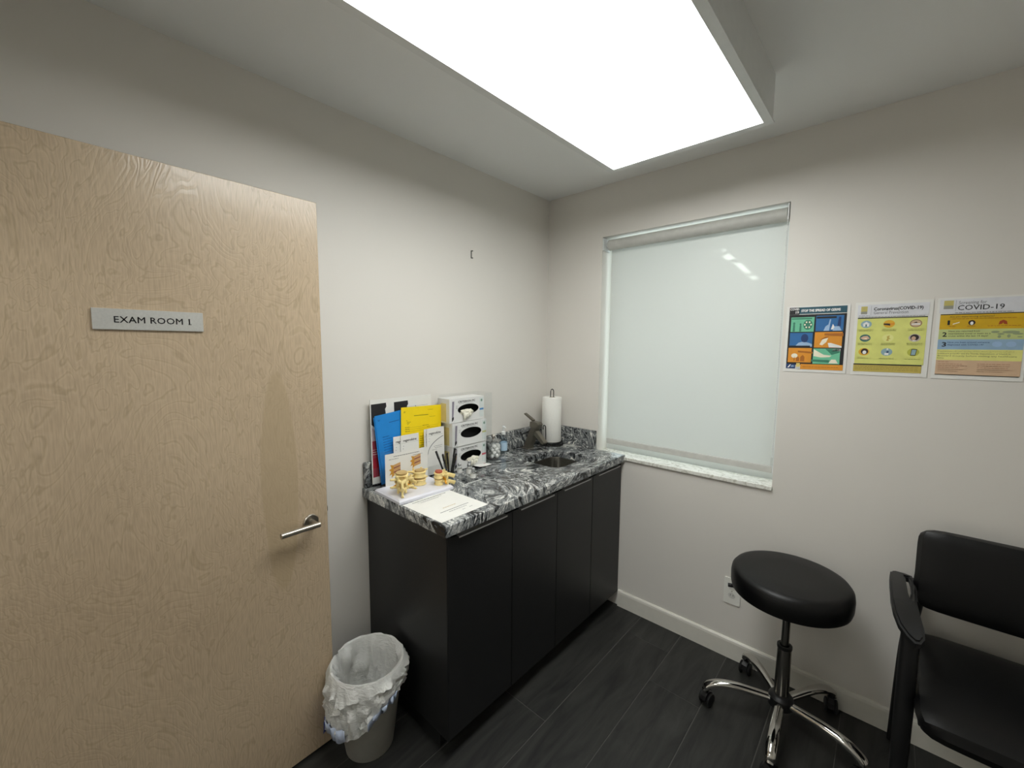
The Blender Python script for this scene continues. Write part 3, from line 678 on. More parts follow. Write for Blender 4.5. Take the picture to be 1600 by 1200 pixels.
def glove(label, x, y, z, sc, seed):
    rnd = random.Random(seed)
    g = thing('glove', label, 'glove', (x, y, z), AX, 'white disposable gloves poking out of their boxes')
    b_ = bmesh.new(); bmesh.ops.create_icosphere(b_, subdivisions=4, radius=1)
    for v in b_.verts:
        n_ = noise.noise(v.co*1.7+Vector((seed*3, 0, 0)))*.45+noise.noise(v.co*4+Vector((0, seed*5, 0)))*.22
        v.co *= 1+n_; v.co = Vector((v.co.x*.040*sc, v.co.y*.013*sc, v.co.z*.014))
    mk('cuff', b_, LATEX, g, True)
    for a, l_ in ((-.016, .034), (-.002, .026), (.014, .018)):
        pts_ = bez([(a*sc, .0, .006), (a*sc-.002, -.012*sc, .012), (a*sc-.004, -l_*sc, .008)], 6)
        mk('finger', tube(pts_, [.0085*sc]*6+[.0075*sc]*4+[.006*sc, .0045*sc, .002], 12, sx=1.0, sy=.5), LATEX, g, True)
glove('white glove poking out of the topmost glove box', RX+.002, -.917+.108, ZC+.244+.046, 1.1, 1)
glove('white glove poking out of the lowest glove box', RX+.002, -.900+.135, ZC+.004+.040, 1.0, 2)
rk = thing('glove_rack', 'clear acrylic rack holding three glove boxes', 'rack', (0, -.80, ZC))
mk('rack_back', box(.0215, .0245, -.104, .160, .0012, .375), ACRY, rk)
mk('rack_side', box(.025, .128, .1555, .1585, .0012, .375), ACRY, rk)
mk('rack_floor', box(.025, .128, -.104, .155, .0008, .0035), ACRY, rk)
mk('rack_flange', box(.1285, .131, .105, .1585, .0012, .375), ACRY, rk)
mk('rack_flange', box(.1285, .131, -.104, -.075, .0012, .23), ACRY, rk)

# pens in a clear cup
pc = thing('pen_cup', 'small clear cup of black pens behind the spine model', 'cup', (.168, -.962, ZC+.0005))
mk('cup_wall', lathe([(.027, 0), (.029, .075), (.027, .075), (.025, .003), (0, .003), (0, 0)], 24, False, False), ACRY, pc, True)
pens = [((-.012, -.014), (-.030, -.052), .132, 0), ((-.004, -.006), (-.008, -.030), .118, 1), ((.006, -.004), (.002, -.012), .122, 2), ((.004, .008), (.002, .035), .135, 0), ((-.006, .012), (-.012, .052), .128, 1), ((.012, .010), (.02, .028), .115, 2)]
plb = ['black pen leaning out of the cup towards the spine model', 'black pen in the cup, second beside the brochure', 'short black pen upright at the middle of the cup',
       'long black pen in the cup tilting towards the glove boxes', 'black pen leaning furthest towards the glove boxes', 'black pen at the front of the cup']
for (a, b_, h_, k), lb in zip(pens, plb):
    p0 = Vector((a[0]*.9, a[1]*.9, .0065)); p1 = Vector((b_[0], b_[1], h_)); d = (p1-p0)
    pn = thing('pen', lb, 'pen', (.168, -.962, ZC+.0005), group='black pens in the clear cup')
    mk('barrel', tube([p0, p0+d*.7], [.0036, .0044], 10), BPLAST, pn, True)
    mk('cap', tube([p0+d*.7, p0+d*.98, p1], [.0055, .0052, .003], 10), BPLAST, pn, True)
    mk('clip', tube([p0+d*.74+Vector((.0062, 0, 0)), p0+d*.96+Vector((.0058, 0, 0))], .0011, 6), CHROME if k else GINK, pn)
# vials on a clear tray
ty = thing('acrylic_tray', 'small clear tray under the glass vials', 'tray', (.205, -.985, ZC+.0005))
mk('tray_plate', box(0, .10, 0, .105, 0, .003, .001, 1), ACRY, ty)
mk('tray_lip', box(.098, .1, 0, .105, .003, .006), WHITEM, ty)
for (x, y), lb in zip(((.158, -.889), (.166, -.832), (.268, -.902), (.196, -.862)), ('glass vial with pale label, beside the lowest glove box', 'glass vial standing by the small white card', 'glass vial nearest the worktop edge, on the tray', 'glass vial in the middle of the vial cluster')):
    v_ = thing('vial', lb, 'vial', (x, y, ZC+.0038 if x > .2 else ZC+.0005), group='small glass vials on the worktop')
    mk('bottle', lathe([(0, 0), (.0115, 0), (.012, .002), (.012, .030), (.010, .035), (.0065, .038), (.0065, .041), (.0, .041)], 20, False, False), GLASS, v_, True)
    mk('stopper', lathe([(0, .0412), (.0085, .0412), (.0088, .044), (.0088, .050), (.007, .052), (0, .052)], 20, False, False), mat('crimp_cap', (196, 196, 196), .3, .7), v_, True)
    mk('vial_label', lathe([(.0124, .006), (.0124, .026)], 20, False, False), PAPER, v_, True)
wc = thing('small_card', 'small white card with faint red print beside the glove boxes', 'card', (.116, -.775, ZC+.001), (0, 0, math.radians(8)))
cb = bmesh.new(); pv = []
for i in range(7):
    t = i/6; pv.append([cb.verts.new((.004+.052*s, .1*t, .010*(1-t)**2*.9+.0008*s)) for s in (0, 1)])
for a, b_ in zip(pv, pv[1:]): cb.faces.new((a[0], a[1], b_[1], b_[0]))
o = mk('sheet', cb, PAPER, wc); so = o.modifiers.new('thickness', 'SOLIDIFY'); so.thickness = .0006; so.offset = 1
plate('red_print', rect(.018, .024, .05, .09), .0012, mat('faint_red', (206, 150, 150), .6), wc)

# jar of cotton balls, spray bottle
jc = Vector((.082, -.582, ZC+.0005))
jr = thing('glass_jar', 'clear glass jar with lid, full of cotton balls', 'jar', jc)
mk('jar_body', lathe([(0, 0), (.042, 0), (.045, .004), (.045, .075), (.041, .088), (.041, .094), (.0385, .094), (.0385, .088), (.0425, .074), (.0425, .006), (0, .006)], 36, False, False), GLASS, jr, True)
ld = mk('lid', lathe([(0, .0945), (.044, .0945), (.045, .098), (.044, .104), (.02, .108), (0, .109)], 36, False, False), clear('smoky_glass', (.80, .81, .82), .25), jr, True)
mk('knob', lathe([(0, .1092), (.008, .1092), (.006, .116), (.012, .122), (.013, .128), (.008, .134), (0, .135)], 20, False, False), STEEL, ld, True)
cbm = None; rnd = random.Random(3); n = 0
for layer in range(4):
    for k in range(7 if layer < 3 else 6):
        rr, a = (.0285, 2*PI*k/6+layer*.5) if k < 6 else (0, 0)
        if cbm is None:
            b2 = bmesh.new(); bmesh.ops.create_icosphere(b2, subdivisions=2, radius=.0118)
            for v in b2.verts: v.co *= 1+.10*noise.noise(v.co*140)
            c_ = mk('cotton_ball', b2, COTTON, None, True); cbm = c_.data
        else:
            c_ = bpy.data.objects.new('cotton_ball', cbm); COL.objects.link(c_)
        c_.location = jc+Vector((rr*math.cos(a), rr*math.sin(a), .0195+.0180*layer)); c_.rotation_euler = (rnd.uniform(0, 6), rnd.uniform(0, 6), 0); n += 1
        tag(c_, 'white cotton ball inside the clear glass jar', 'cotton ball', 'cotton balls in the glass jar')
sb = thing('sanitizer_bottle', 'small clear plastic bottle with blue label beside the glass jar', 'bottle', (.045, -.462, ZC+.0005))
mk('bottle_body', lathe([(0, 0), (.021, 0), (.023, .003), (.023, .080), (.020, .094), (.009, .102), (.009, .110), (0, .110)], 28, False, False), clear('pale_blue_bottle', (.93, .97, .985), .12), sb, True)
mk('bottle_label', lathe([(.0234, .018), (.0234, .066)], 28, False, False), mat('label_blue', (186, 212, 232), .5), sb, True)
mk('pump_collar', lathe([(0, .1105), (.012, .1105), (.012, .126), (.006, .130), (.004, .150), (0, .150)], 20, False, False), WHITEM, sb, True)
mk('pump_head', join(lathe([(0, .1505), (.007, .1505), (.007, .160), (0, .162)], 16, False, False), tube([(0, 0, .156), (.022, -.006, .155), (.026, -.007, .150)], .003, 8)), WHITEM, sb, True)

# ------------------------------------------------------------------ wall things
def wall_poster(label, x, z, w_, h_, roll=0):
    t = thing('wall_poster', label, 'poster', (x, -.0022, z), (PI/2, roll, 0), 'health posters taped to the window wall')
    bm_ = bmesh.new(); nx, ny = 8, 8; g = [[bm_.verts.new((w_*i/nx, h_*j/ny, .0004*math.sin(PI*i/nx)*math.sin(3*j/ny))) for j in range(ny+1)] for i in range(nx+1)]
    for i in range(nx):
        for j in range(ny): bm_.faces.new((g[i][j], g[i+1][j], g[i+1][j+1], g[i][j+1]))
    o = mk('sheet', bm_, PAPER, t); so_ = o.modifiers.new('thickness', 'SOLIDIFY'); so_.thickness = .0005; so_.offset = -1
    return t
Z1 = .0007; DZ = .0003
# poster 1
p1 = wall_poster('poster reading STOP THE SPREAD OF GERMS with six coloured panels', 1.315, 1.436, .216, .281)
K = mat('print_black', (20, 22, 26), .5); TEAL = mat('print_teal', (36, 84, 100), .5); GREEN = mat('print_green', (112, 196, 158), .5); DGREEN = mat('print_dark_green', (56, 128, 104), .5)
PBLUE = mat('print_blue', (44, 108, 168), .5); DBLUE = mat('print_navy', (26, 58, 110), .5); PORG = mat('print_orange', (226, 150, 42), .5); DORG = mat('print_rust', (176, 104, 24), .5)
LBL = mat('print_light_blue', (160, 190, 222), .5); CREAM = mat('print_cream', (246, 238, 214), .5); PWHITE = mat('print_white', (238, 238, 236), .5)
plate('black_field', rect(.010, .206, .030, .245), Z1, K, p1)
plate('header', rect(.010, .206, .248, .276), Z1, TEAL, p1)
plate('header_block', rect(.010, .046, .246, .276), Z1+DZ, K, p1)
words('covid_lettering', 'COVID', .0125, PWHITE, p1, .0125, .2645, Z1+2*DZ+.0002, width=.031, bold=.0004)
words('nineteen_lettering', '19', .014, PWHITE, p1, .030, .2505, Z1+2*DZ+.0002, bold=.0005)
words('title_lettering', 'STOP THE SPREAD OF GERMS', .0142, PWHITE, p1, .052, .2565, Z1+2*DZ, width=.132, bold=.0006)
lines('instruction_line', [(.016, .200, .2415)], GINK, p1, Z1+DZ, .0018, 51)
def panel1(x0, x1, y0, y1, m, deco):
    o = plate('panel', rect(x0, x1, y0, y1), Z1+DZ, m, p1)
    for q in deco: plate('panel_drawing', [(x0+a*(x1-x0), y0+b_*(y1-y0)) for a, b_ in q[0]], Z1+q[2]*DZ, q[1], o)
    return o
def E_(cx, cy, rx, ry, n=14): return ellipse(cx, cy, rx, ry, n)
panel1(.018, .100, .172, .234, GREEN, [(E_(.74, .48, .2, .34), DGREEN, 2)] + [(E_(.74+.13*math.cos(a), .48+.2*math.sin(a), .035, .06, 8), CREAM, 3) for a in [2*PI*i/6 for i in range(6)]]
       + [([(.02, .86), (.9, .86), (.9, .94), (.02, .94)], DGREEN, 2), (E_(.14, .58, .05, .09), DGREEN, 2), ([(.09, .02), (.19, .02), (.18, .5), (.10, .5)], DGREEN, 2), (E_(.42, .52, .04, .07), DGREEN, 2), ([(.38, .02), (.47, .02), (.46, .45), (.39, .45)], DGREEN, 2)])
panel1(.106, .198, .174, .238, PBLUE, [([(.3, .02), (.36, .3), (.46, .42), (.5, .75), (.55, .75), (.52, .4), (.5, .02)], LBL, 2), ([(.56, .1), (.62, .45), (.68, .3), (.7, .1)], PWHITE, 2), ([(.62, .02), (.7, .3), (.85, .3), (.95, .02)], LBL, 3), ([(.78, .3), (.82, .9), (.9, .9), (.9, .3)], DBLUE, 2), ([(.02, .82), (.74, .82), (.74, .94), (.02, .94)], K, 2)])
panel1(.017, .098, .107, .168, PBLUE, [([(.25, .04), (.4, .3), (.6, .38), (.85, .3), (1, .2), (1, .04)], LBL, 2), (E_(.66, .62, .16, .3), DBLUE, 2), ([(.0, .0), (.92, .0), (.92, .1), (.0, .1)], K, 3)])
panel1(.105, .197, .105, .170, PORG, [([(.2, .2), (.3, .55), (.5, .62), (.44, .35), (.3, .15)], CREAM, 2), ([(.5, .3), (.62, .3), (1, .1), (1, .0), (.55, .02)], PWHITE, 2), ([(.36, .78), (1.03, .72), (1.03, .92), (.36, .92)], DORG, 2), ([(.2, .5), (.4, .7), (.55, .72), (.3, .52)], DORG, 3)])
panel1(.015, .098, .041, .103, PORG, [(E_(.28, .46, .14, .16), CREAM, 2), ([(.26, .1), (.3, .1), (.3, .4), (.26, .4)], DORG, 2), ([(.36, .08), (.36, .3), (.44, .42), (.5, .3), (.5, .08)], DORG, 2), ([(.54, .08), (.54, .38), (.64, .52), (.72, .38), (.72, .08)], DORG, 3), ([(.42, .7), (1.05, .62), (1.05, .74), (.42, .82)], DORG, 2)])
panel1(.104, .194, .037, .101, GREEN, [([(.02, .5), (.3, .42), (.62, .45), (.7, .55), (.4, .6), (.02, .95)], CREAM, 2), ([(.6, .05), (.7, .3), (.85, .3), (.95, .05)], CREAM, 3), ([(.7, .8), (1, .85), (1, .99), (.72, .97)], PWHITE, 2), ([(-.05, .14), (.62, .10), (.62, .26), (-.05, .28)], DGREEN, 4), ([(.45, .98), (.7, .6), (.98, .75), (.98, .98)], DGREEN, 2)])
plate('footer_band', rect(.062, .206, .012, .0345), Z1+DZ, PORG, p1)
lines('footer_text', [(.07, .19, .022)], DORG, p1, Z1+2*DZ+.0002, .0022, 52)
plate('agency_mark', rect(.010, .044, .014, .034), Z1+2*DZ, DBLUE, p1)
plate('agency_mark_white', [(.015, .018), (.021, .018), (.028, .031), (.024, .031)], Z1+3*DZ, PWHITE, p1)
lines('agency_letters', [(.028, .041, .021), (.030, .041, .025)], LBL, p1, Z1+3*DZ+.0002, .0028, 53)
plate('state_mark', rect(.047, .060, .016, .038), Z1+2*DZ, mat('print_pale_gold', (226, 206, 120), .5), p1)
plate('state_mark_base', rect(.047, .060, .012, .022), Z1+3*DZ, mat('print_pale_grey', (206, 208, 204), .5), p1)
# poster 2
p2 = wall_poster('poster headed Coronavirus General Prevention with nine round icons', 1.546, 1.434, .220, .286)
LIME = mat('print_lime', (222, 224, 128), .5); OLIVE = mat('print_olive', (196, 176, 88), .5)
plate('icon_field', rect(.010, .208, .045, .222), Z1, LIME, p2)
plate('black_rule', rect(.010, .208, .222, .2255), Z1+DZ, K, p2)
plate('black_rule', rect(.008, .204, .0405, .045), Z1+DZ, K, p2)
plate('footer_band', rect(.008, .204, .014, .0405), Z1, OLIVE, p2)
plate('header_tint', rect(.008, .21, .230, .276), Z1, mat('print_header_grey', (220, 221, 226), .5), p2)
words('title_lettering', 'Coronavirus(COVID-19)', .0165, K, p2, .056, .2530, Z1+2*DZ, width=.137, bold=.0005)
words('subtitle_lettering', 'General Prevention', .0165, mat('print_mid_grey', (96, 98, 104), .5), p2, .056, .2385, Z1+2*DZ, width=.098)
plate('header_divider', rect(.048, .0486, .234, .272), Z1+DZ, GINK, p2)
plate('sun_logo', rect(.018, .037, .250, .270), Z1+DZ, mat('print_gold', (196, 184, 110), .5), p2)
plate('sun_logo_base', rect(.018, .037, .240, .250), Z1+DZ, mat('print_stone', (150, 150, 138), .5), p2)
lines('header_text', [(.01, .20, .2275), (.012, .045, .233)], GINK, p2, Z1+2*DZ, .0014, 61)
SKIN = mat('print_skin', (214, 176, 150), .5); HAIR = mat('print_hair', (46, 34, 36), .5); STEELB = mat('print_steel_blue', (146, 176, 186), .5); GOLD = mat('print_amber', (226, 176, 50), .5); DTEAL = mat('print_deep_teal', (60, 110, 104), .5)
def icon(cx, cy, m, deco):
    o = plate('icon', ellipse(cx, cy, .0165, .0145, 24), Z1+DZ, m, p2)
    for poly, mm, lv_ in deco: plate('icon_drawing', [(cx+a*.0165, cy+b_*.0145) for a, b_ in poly], Z1+lv_*DZ, mm, o)
XS = (.037, .104, .178); YS = (.200, .146, .092)
icon(XS[0], YS[0], STEELB, [([(-.55, -.6), (.55, -.6), (.55, .05), (.7, .05), (0, .7), (-.7, .05), (-.55, .05)], PWHITE, 2), ([(-.12, -.6), (.12, -.6), (.12, 0), (-.12, 0)], DTEAL, 3)])
icon(XS[1], YS[0], GOLD, [([(-.95, -.2), (-.2, -.35), (.2, -.5), (.2, .05), (-.2, .1), (-.9, .15)], HAIR, 2), ([(.1, -.3), (.9, -.2), (.9, .3), (.2, .1)], PORG, 2)])
icon(XS[2], YS[0], mat('print_taupe', (150, 118, 88), .5), [(ellipse(0, 0, .85, .82, 18), mat('print_sand', (208, 182, 150), .5), 2), ([(-.75, -.35), (.75, -.35), (.7, .0), (-.6, -.05)], PWHITE, 3), ([(-.4, .1), (.3, .1), (.1, .4), (-.2, .3)], HAIR, 3)])
icon(XS[0], YS[1], DTEAL, [([(-.9, .0), (-.3, .5), (.4, .6), (.9, -.1), (.3, -.5), (-.4, -.4)], SKIN, 2), ([(-.5, -.2), (.4, .1), (.3, -.3)], CREAM, 3)])
icon(XS[1], YS[1], mat('print_pale_lime', (228, 228, 146), .5), [([(-.3, -.7), (-.1, -.2), (-.2, .4), (.3, .7), (.2, .1), (.5, -.3), (.1, -.3), (.2, -.8)], OLIVE, 2)])
icon(XS[2], YS[1], mat('print_rose_grey', (200, 186, 176), .5), [(ellipse(0, .1, .72, .8, 18), HAIR, 2), (ellipse(-.15, -.1, .38, .5, 14), SKIN, 3), ([(-.3, -.6), (.3, -.6), (.2, -.9), (-.3, -.9)], PWHITE, 3)])
icon(XS[0], YS[2], GOLD, [(ellipse(.1, .1, .68, .82, 18), HAIR, 2), (ellipse(.1, -.15, .36, .5, 14), PWHITE, 3)])
icon(XS[1], YS[2], STEELB, [([(-.35, -.8), (.35, -.8), (.35, -.25), (-.35, -.25)], PWHITE, 2), ([(.0, -.2), (.35, -.2), (.35, .3), (-.1, .1)], DBLUE, 2), ([(-.1, .6), (.3, .6), (.2, .95), (0, .95)], PWHITE, 2)])
icon(XS[2], YS[2], mat('print_moss', (188, 190, 76), .5), [([(-.45, -.85), (.4, -.85), (.6, .8), (-.3, .85)], K, 2), ([(-.35, -.68), (.32, -.68), (.5, .65), (-.22, .68)], STEELB, 3)])
lines('caption', [(x-.022+random.uniform(0, .005), x+.022, y-.022-.005*i) for y in YS for x in XS for i in range(2)], mat('print_caption', (110, 108, 60), .5), p2, Z1+DZ, .0020, 62)
lines('footer_text', [(.012, .195, y) for y in (.034, .028, .022)], mat('print_caption_2', (150, 132, 52), .5), p2, Z1+DZ+.0002, .0016, 63)
# poster 3
p3 = wall_poster('poster headed Screening for COVID-19 with three numbered coloured bands', 1.776, 1.432, .218, .290)
plate('header_tint', rect(.006, .212, .236, .284), Z1, mat('print_header_grey', (220, 221, 226), .5), p3)
words('title_small_lettering', 'Screening for', .0155, mat('print_mid_grey', (96, 98, 104), .5), p3, .052, .2655, Z1+2*DZ, width=.066)
words('title_lettering', 'COVID-19', .0245, K, p3, .050, .2450, Z1+2*DZ, width=.108, bold=.0002)
plate('header_divider', rect(.0455, .0461, .242, .280), Z1+DZ, GINK, p3)
plate('sun_logo', rect(.016, .040, .262, .280), Z1+DZ, mat('print_gold', (196, 184, 110), .5), p3)
plate('sun_logo_base', rect(.016, .040, .250, .262), Z1+DZ, mat('print_stone', (150, 150, 138), .5), p3)
lines('header_text', [(.046, .18, .2345)], GINK, p3, Z1+DZ, .0022, 71)
plate('black_rule', rect(.010, .212, .229, .232), Z1+DZ, K, p3)
B1 = mat('print_mustard', (214, 172, 24), .5); B2 = mat('print_sage', (196, 206, 136), .5); B3 = mat('print_sky', (150, 180, 206), .5); B4 = mat('print_pale_yellow', (232, 230, 138), .5); B5 = mat('print_tan_pink', (214, 182, 150), .5)
for nm, y0, y1, m in (('mustard_band', .178, .229, B1), ('sage_band', .142, .178, B2), ('blue_band', .106, .142, B3), ('yellow_band', .068, .106, B4), ('pink_band', .016, .068, B5)):
    plate(nm, rect(.010, .210, y0, y1), Z1, m, p3)
plate('black_rule', rect(.010, .208, .014, .0165), Z1+DZ, K, p3)
for s, y in (('1', .195), ('2', .153), ('3', .1175)): words('number_lettering', s, .022, K, p3, .019, y-.001, Z1+DZ, width=.0105 if s != '1' else .0052, bold=.0006)
TXT = mat('print_text_dark', (54, 54, 44), .5)
words('question_lettering', 'Are you experiencing symptoms?', .0072, TXT, p3, .034, .2195, Z1+DZ, width=.105, bold=.0001)
lines('small_print', [(.034, .19, .2135), (.034, .050, .187), (.078, .10, .187), (.126, .2, .187)], DORG, p3, Z1+DZ, .002, 72)
for i, s in enumerate(('Have you returned from', 'international travel or been on a', 'cruise within the last 14 days?')):
    words('question_lettering', s, .0072, TXT, p3, .034, .1685-.0085*i, Z1+DZ, width=(.075, .10, .095)[i], bold=.0001)
for i, s in enumerate(('Have you been around someone', 'diagnosed with COVID-19?')):
    words('question_lettering', s, .0072, DBLUE, p3, .034, .129-.0085*i, Z1+DZ, width=(.1, .087)[i], bold=.0001)
for i, s in enumerate(('If you answered "yes" to any of the above questions, call your', 'healthcare provider and the Florida Department of Health in', 'Broward County before visiting any healthcare', 'facility.')):
    words('advice_lettering', s, .0070, TXT, p3, .012, .0975-.0082*i, Z1+DZ, width=(.18, .172, .186, .018)[i])
lines('guideline_text', [(.016, .045, .061)] + [(.016, .016+random.uniform(.05, .08), .053-.0065*i) for i in range(5)] + [(.112, .112+random.uniform(.05, .085), .055-.0065*i) for i in range(5)], mat('print_rust_text', (176, 116, 92), .5), p3, Z1+DZ, .0018, 73)
plate('symptom_drawing', [(.042, .194), (.058, .200), (.060, .204), (.044, .198)], Z1+DZ, CREAM, p3)
plate('symptom_drawing', ellipse(.0885, .200, .0085, .009, 16), Z1+DZ, HAIR, p3); plate('symptom_face', ellipse(.0885, .198, .004, .006, 12), Z1+2*DZ, PWHITE, p3)
plate('symptom_drawing', [(.150, .192), (.152, .203), (.160, .208), (.168, .203), (.170, .192), (.162, .194), (.160, .199), (.158, .194)], Z1+DZ, mat('print_red_brown', (170, 74, 28), .5), p3)
GG = mat('print_grey_green', (150, 162, 124), .5)
for cx, cy, rx, ry in ((.145, .167, .010, .004), (.158, .160, .008, .003), (.180, .166, .020, .005), (.195, .160, .012, .003), (.155, .151, .004, .005), (.176, .153, .004, .006), (.200, .150, .006, .002)): plate('continent', ellipse(cx, cy, rx, ry, 10), Z1+DZ, GG, p3)
for cx in (.152, .183): plate('world_disc', ellipse(cx, .125, .0115, .0095, 18), Z1+DZ, LBL, p3)

# outlet on the window wall, small hook plate on the left wall
ol = thing('wall_outlet', 'white duplex wall outlet low on the window wall behind the stool', 'outlet', (1.129, 0, .278), (PI/2, 0, 0))
pt = prism(rrect(0, .074, 0, .130, .004, 3), .0005, .006); mk('cover_plate', pt, mat('ivory_plastic', (236, 235, 228), .35, var=.01), ol)
for y in (.045, .087):
    so_ = mk('socket', prism(ellipse(.037, y, .0165, .015, 20), .006, .0075), mat('socket_plastic', (214, 213, 206), .35), ol)
    for dx in (-.006, .006): mk('slot', box(.037+dx-.001, .037+dx+.001, y-.002, y+.006, .0073, .0078), INK, so_)
mk('cover_screw', prism(ellipse(.037, .066, .003, .003, 12), .006, .0072), STEEL, ol)
hk = thing('wall_bracket', 'small bare metal bracket left on the plain wall above the worktop', 'bracket', (0, -.668, 1.995))
mk('bracket_strip', box(.0003, .004, -.003, .003, 0, .040, .0008, 1), mat('dull_zinc', (112, 112, 106), .5, .4), hk)
for z in (.0, .036): mk('bracket_tab', box(.0003, .006, .003, .009, z, z+.005), mat('dull_zinc', (112, 112, 106), .5, .4), hk)

# ------------------------------------------------------------------ waste bin and liner
BC = Vector((.262, -1.440, 0))
wbn = thing('waste_bin', 'round grey waste bin standing between door and cabinet', 'waste bin', BC)
RB, RT, HB = .085, .133, .345
mk('bin_wall', lathe([(0, .001), (RB, .001), (RB+.003, .004), (RT, HB), (RT-.003, HB), (RB-.002, .006), (0, .006)], 40, False, False), BINP, wbn, True)
def liner():
    bm_ = bmesh.new(); seg = 120; rings = []
    def nz(a, z, s, amp): return amp*noise.noise(Vector((math.cos(a)*s, math.sin(a)*s, z*s*2.2)))
    for j in range(15):                     # inside from the bottom up to the rim
        z = .03+(HB+.004-.03)*j/14; rr0 = RB+(RT-RB)*z/HB-.007
        ring = []
        for i in range(seg):
            a = 2*PI*i/seg; rr = rr0-abs(nz(a, z*2.4, 2.6, .030))-abs(nz(a, z*1.5, 7, .010)) if j < 14 else rr0-.0005
            if j == 0: rr *= .96
            ring.append(bm_.verts.new((rr*math.cos(a), rr*math.sin(a), z)))
        rings.append(ring)
    for t in range(1, 14):                  # over the rim and down outside to a ragged hem
        ring = []
        for i in range(seg):
            a = 2*PI*i/seg
            dirn = math.cos(a-math.radians(236))       # longest towards the door side
            hem = .190-.085*dirn+.014*math.sin(3*a+.6)+nz(a, 0, 3, .02)
            k = (t-1)/12; z = HB+.006-(HB+.006-hem)*k; z0 = min(z, HB)
            rr = RB+(RT-RB)*z0/HB+.003+.010*math.sin(min(1, k*1.3)*PI*.6)+k*(.012+.012*dirn)+abs(nz(a, z*3.0, 4.0, .026))*min(1, k*4)+abs(nz(a, z*3.5, 9, .014))*min(1, k*5)+abs(nz(a, z*2, 18, .005))*min(1, k*5)
            if t == 1: rr = RT+.001+nz(a, 3, 6, .004); z = HB+.0065+nz(a, 1, 5, .006)
            ring.append(bm_.verts.new((rr*math.cos(a), rr*math.sin(a), z)))
        rings.append(ring)
    for a, b_ in zip(rings, rings[1:]):
        for i in range(seg): bm_.faces.new((a[i], a[(i+1) % seg], b_[(i+1) % seg], b_[i]))
    bm_.faces.new(rings[0])
    # keep the folds clear of the cabinet side and the door edge
    for v in bm_.verts:
        y = v.co.y+BC.y; x = v.co.x+BC.x
        if y > -1.3115: v.co.y = -1.3115-BC.y
        if x < .160 and y < -1.505: v.co.x = .160-BC.x
    return bm_
ln = thing('bin_liner', 'crumpled white plastic bag folded over the rim of the waste bin', 'bin bag', BC)
bo = mk('bag', liner(), LINER, ln, True)
SEG = 120; HEM = [bo.data.vertices[27*SEG+i].co.copy() for i in range(SEG)]; HEM2 = [bo.data.vertices[24*SEG+i].co.copy() for i in range(SEG)]
def bag_pt(a, z, out):
    a = math.radians(a); rr = RB+(RT-RB)*z/HB+out
    return (rr*math.cos(a), rr*math.sin(a), z)
def hem_strip(a0, a1, z_off, hgt, out, m, name):
    b_ = bmesh.new(); rows = []
    for k in range(25):
        a = a0+(a1-a0)*k/24; i_ = int(round(a/360*SEG)) % SEG; v = HEM[i_]; w_ = HEM2[i_]
        d = Vector((v.x, v.y, 0)).normalized()*out
        rows.append([b_.verts.new(v+d+Vector((0, 0, z_off))), b_.verts.new(v.lerp(w_, hgt)+d+Vector((0, 0, z_off)))])
    for p_, q_ in zip(rows, rows[1:]): b_.faces.new((p_[0], q_[0], q_[1], p_[1]))
    o_ = mk(name, b_, m, ln, True); mo = o_.modifiers.new('thickness', 'SOLIDIFY'); mo.thickness = .0012; mo.offset = 1
    return o_
hem_strip(232, 300, .004, .9, .005, BLUEL, 'drawstring')
hem_strip(330, 372, .004, .9, .005, BLUEL, 'drawstring')
hem_strip(238, 252, -.010, .75, .010, BLUEP, 'drawstring_end')

# ------------------------------------------------------------------ stool
SC = Vector((1.427, -.272, 0))
sto = thing('rolling_stool', 'round black vinyl stool on a five-leg chrome caster base', 'stool', SC)
mk('seat_cushion', lathe([(0, .560), (.188, .560), (.199, .565), (.203, .580), (.204, .615), (.201, .636), (.192, .648), (.176, .653), (.10, .655), (0, .655)], 72, False, False), VINYL, sto, True)
mk('seat_pan', lathe([(0, .545), (.11, .545), (.12, .5595), (0, .5595)], 32, False, False), BPLAST, sto, True)
mk('gas_rod', lathe([(.0145, .30), (.0145, .545)], 24), mat('rod_steel', (150, 148, 143), .2, 1.0), sto, True)
slv = mk('column_sleeve', lathe([(.026, .125), (.025, .335), (.0245, .338), (.0, .338)], 32, False), mat('sleeve_metal', (146, 144, 140), .2, 1.0), sto, True)
mk('collar', lathe([(.0175, .3385), (.026, .3385), (.027, .345), (.026, .352), (.0175, .352)], 32, False, False), BPLAST, slv, True)
mk('hub', lathe([(.0, .085), (.034, .085), (.044, .092), (.044, .128), (.036, .138), (.027, .142), (0, .142)], 40, False, False), BPLAST, sto, True)
mk('height_lever', tube(bez([(-.02, 0, .545), (-.12, -.03, .548), (-.205, -.055, .545)], 6), [.005]*6+[.0045]*5+[.008, .008], 10), BPLAST, sto, True)
A0 = 57
wheel = None
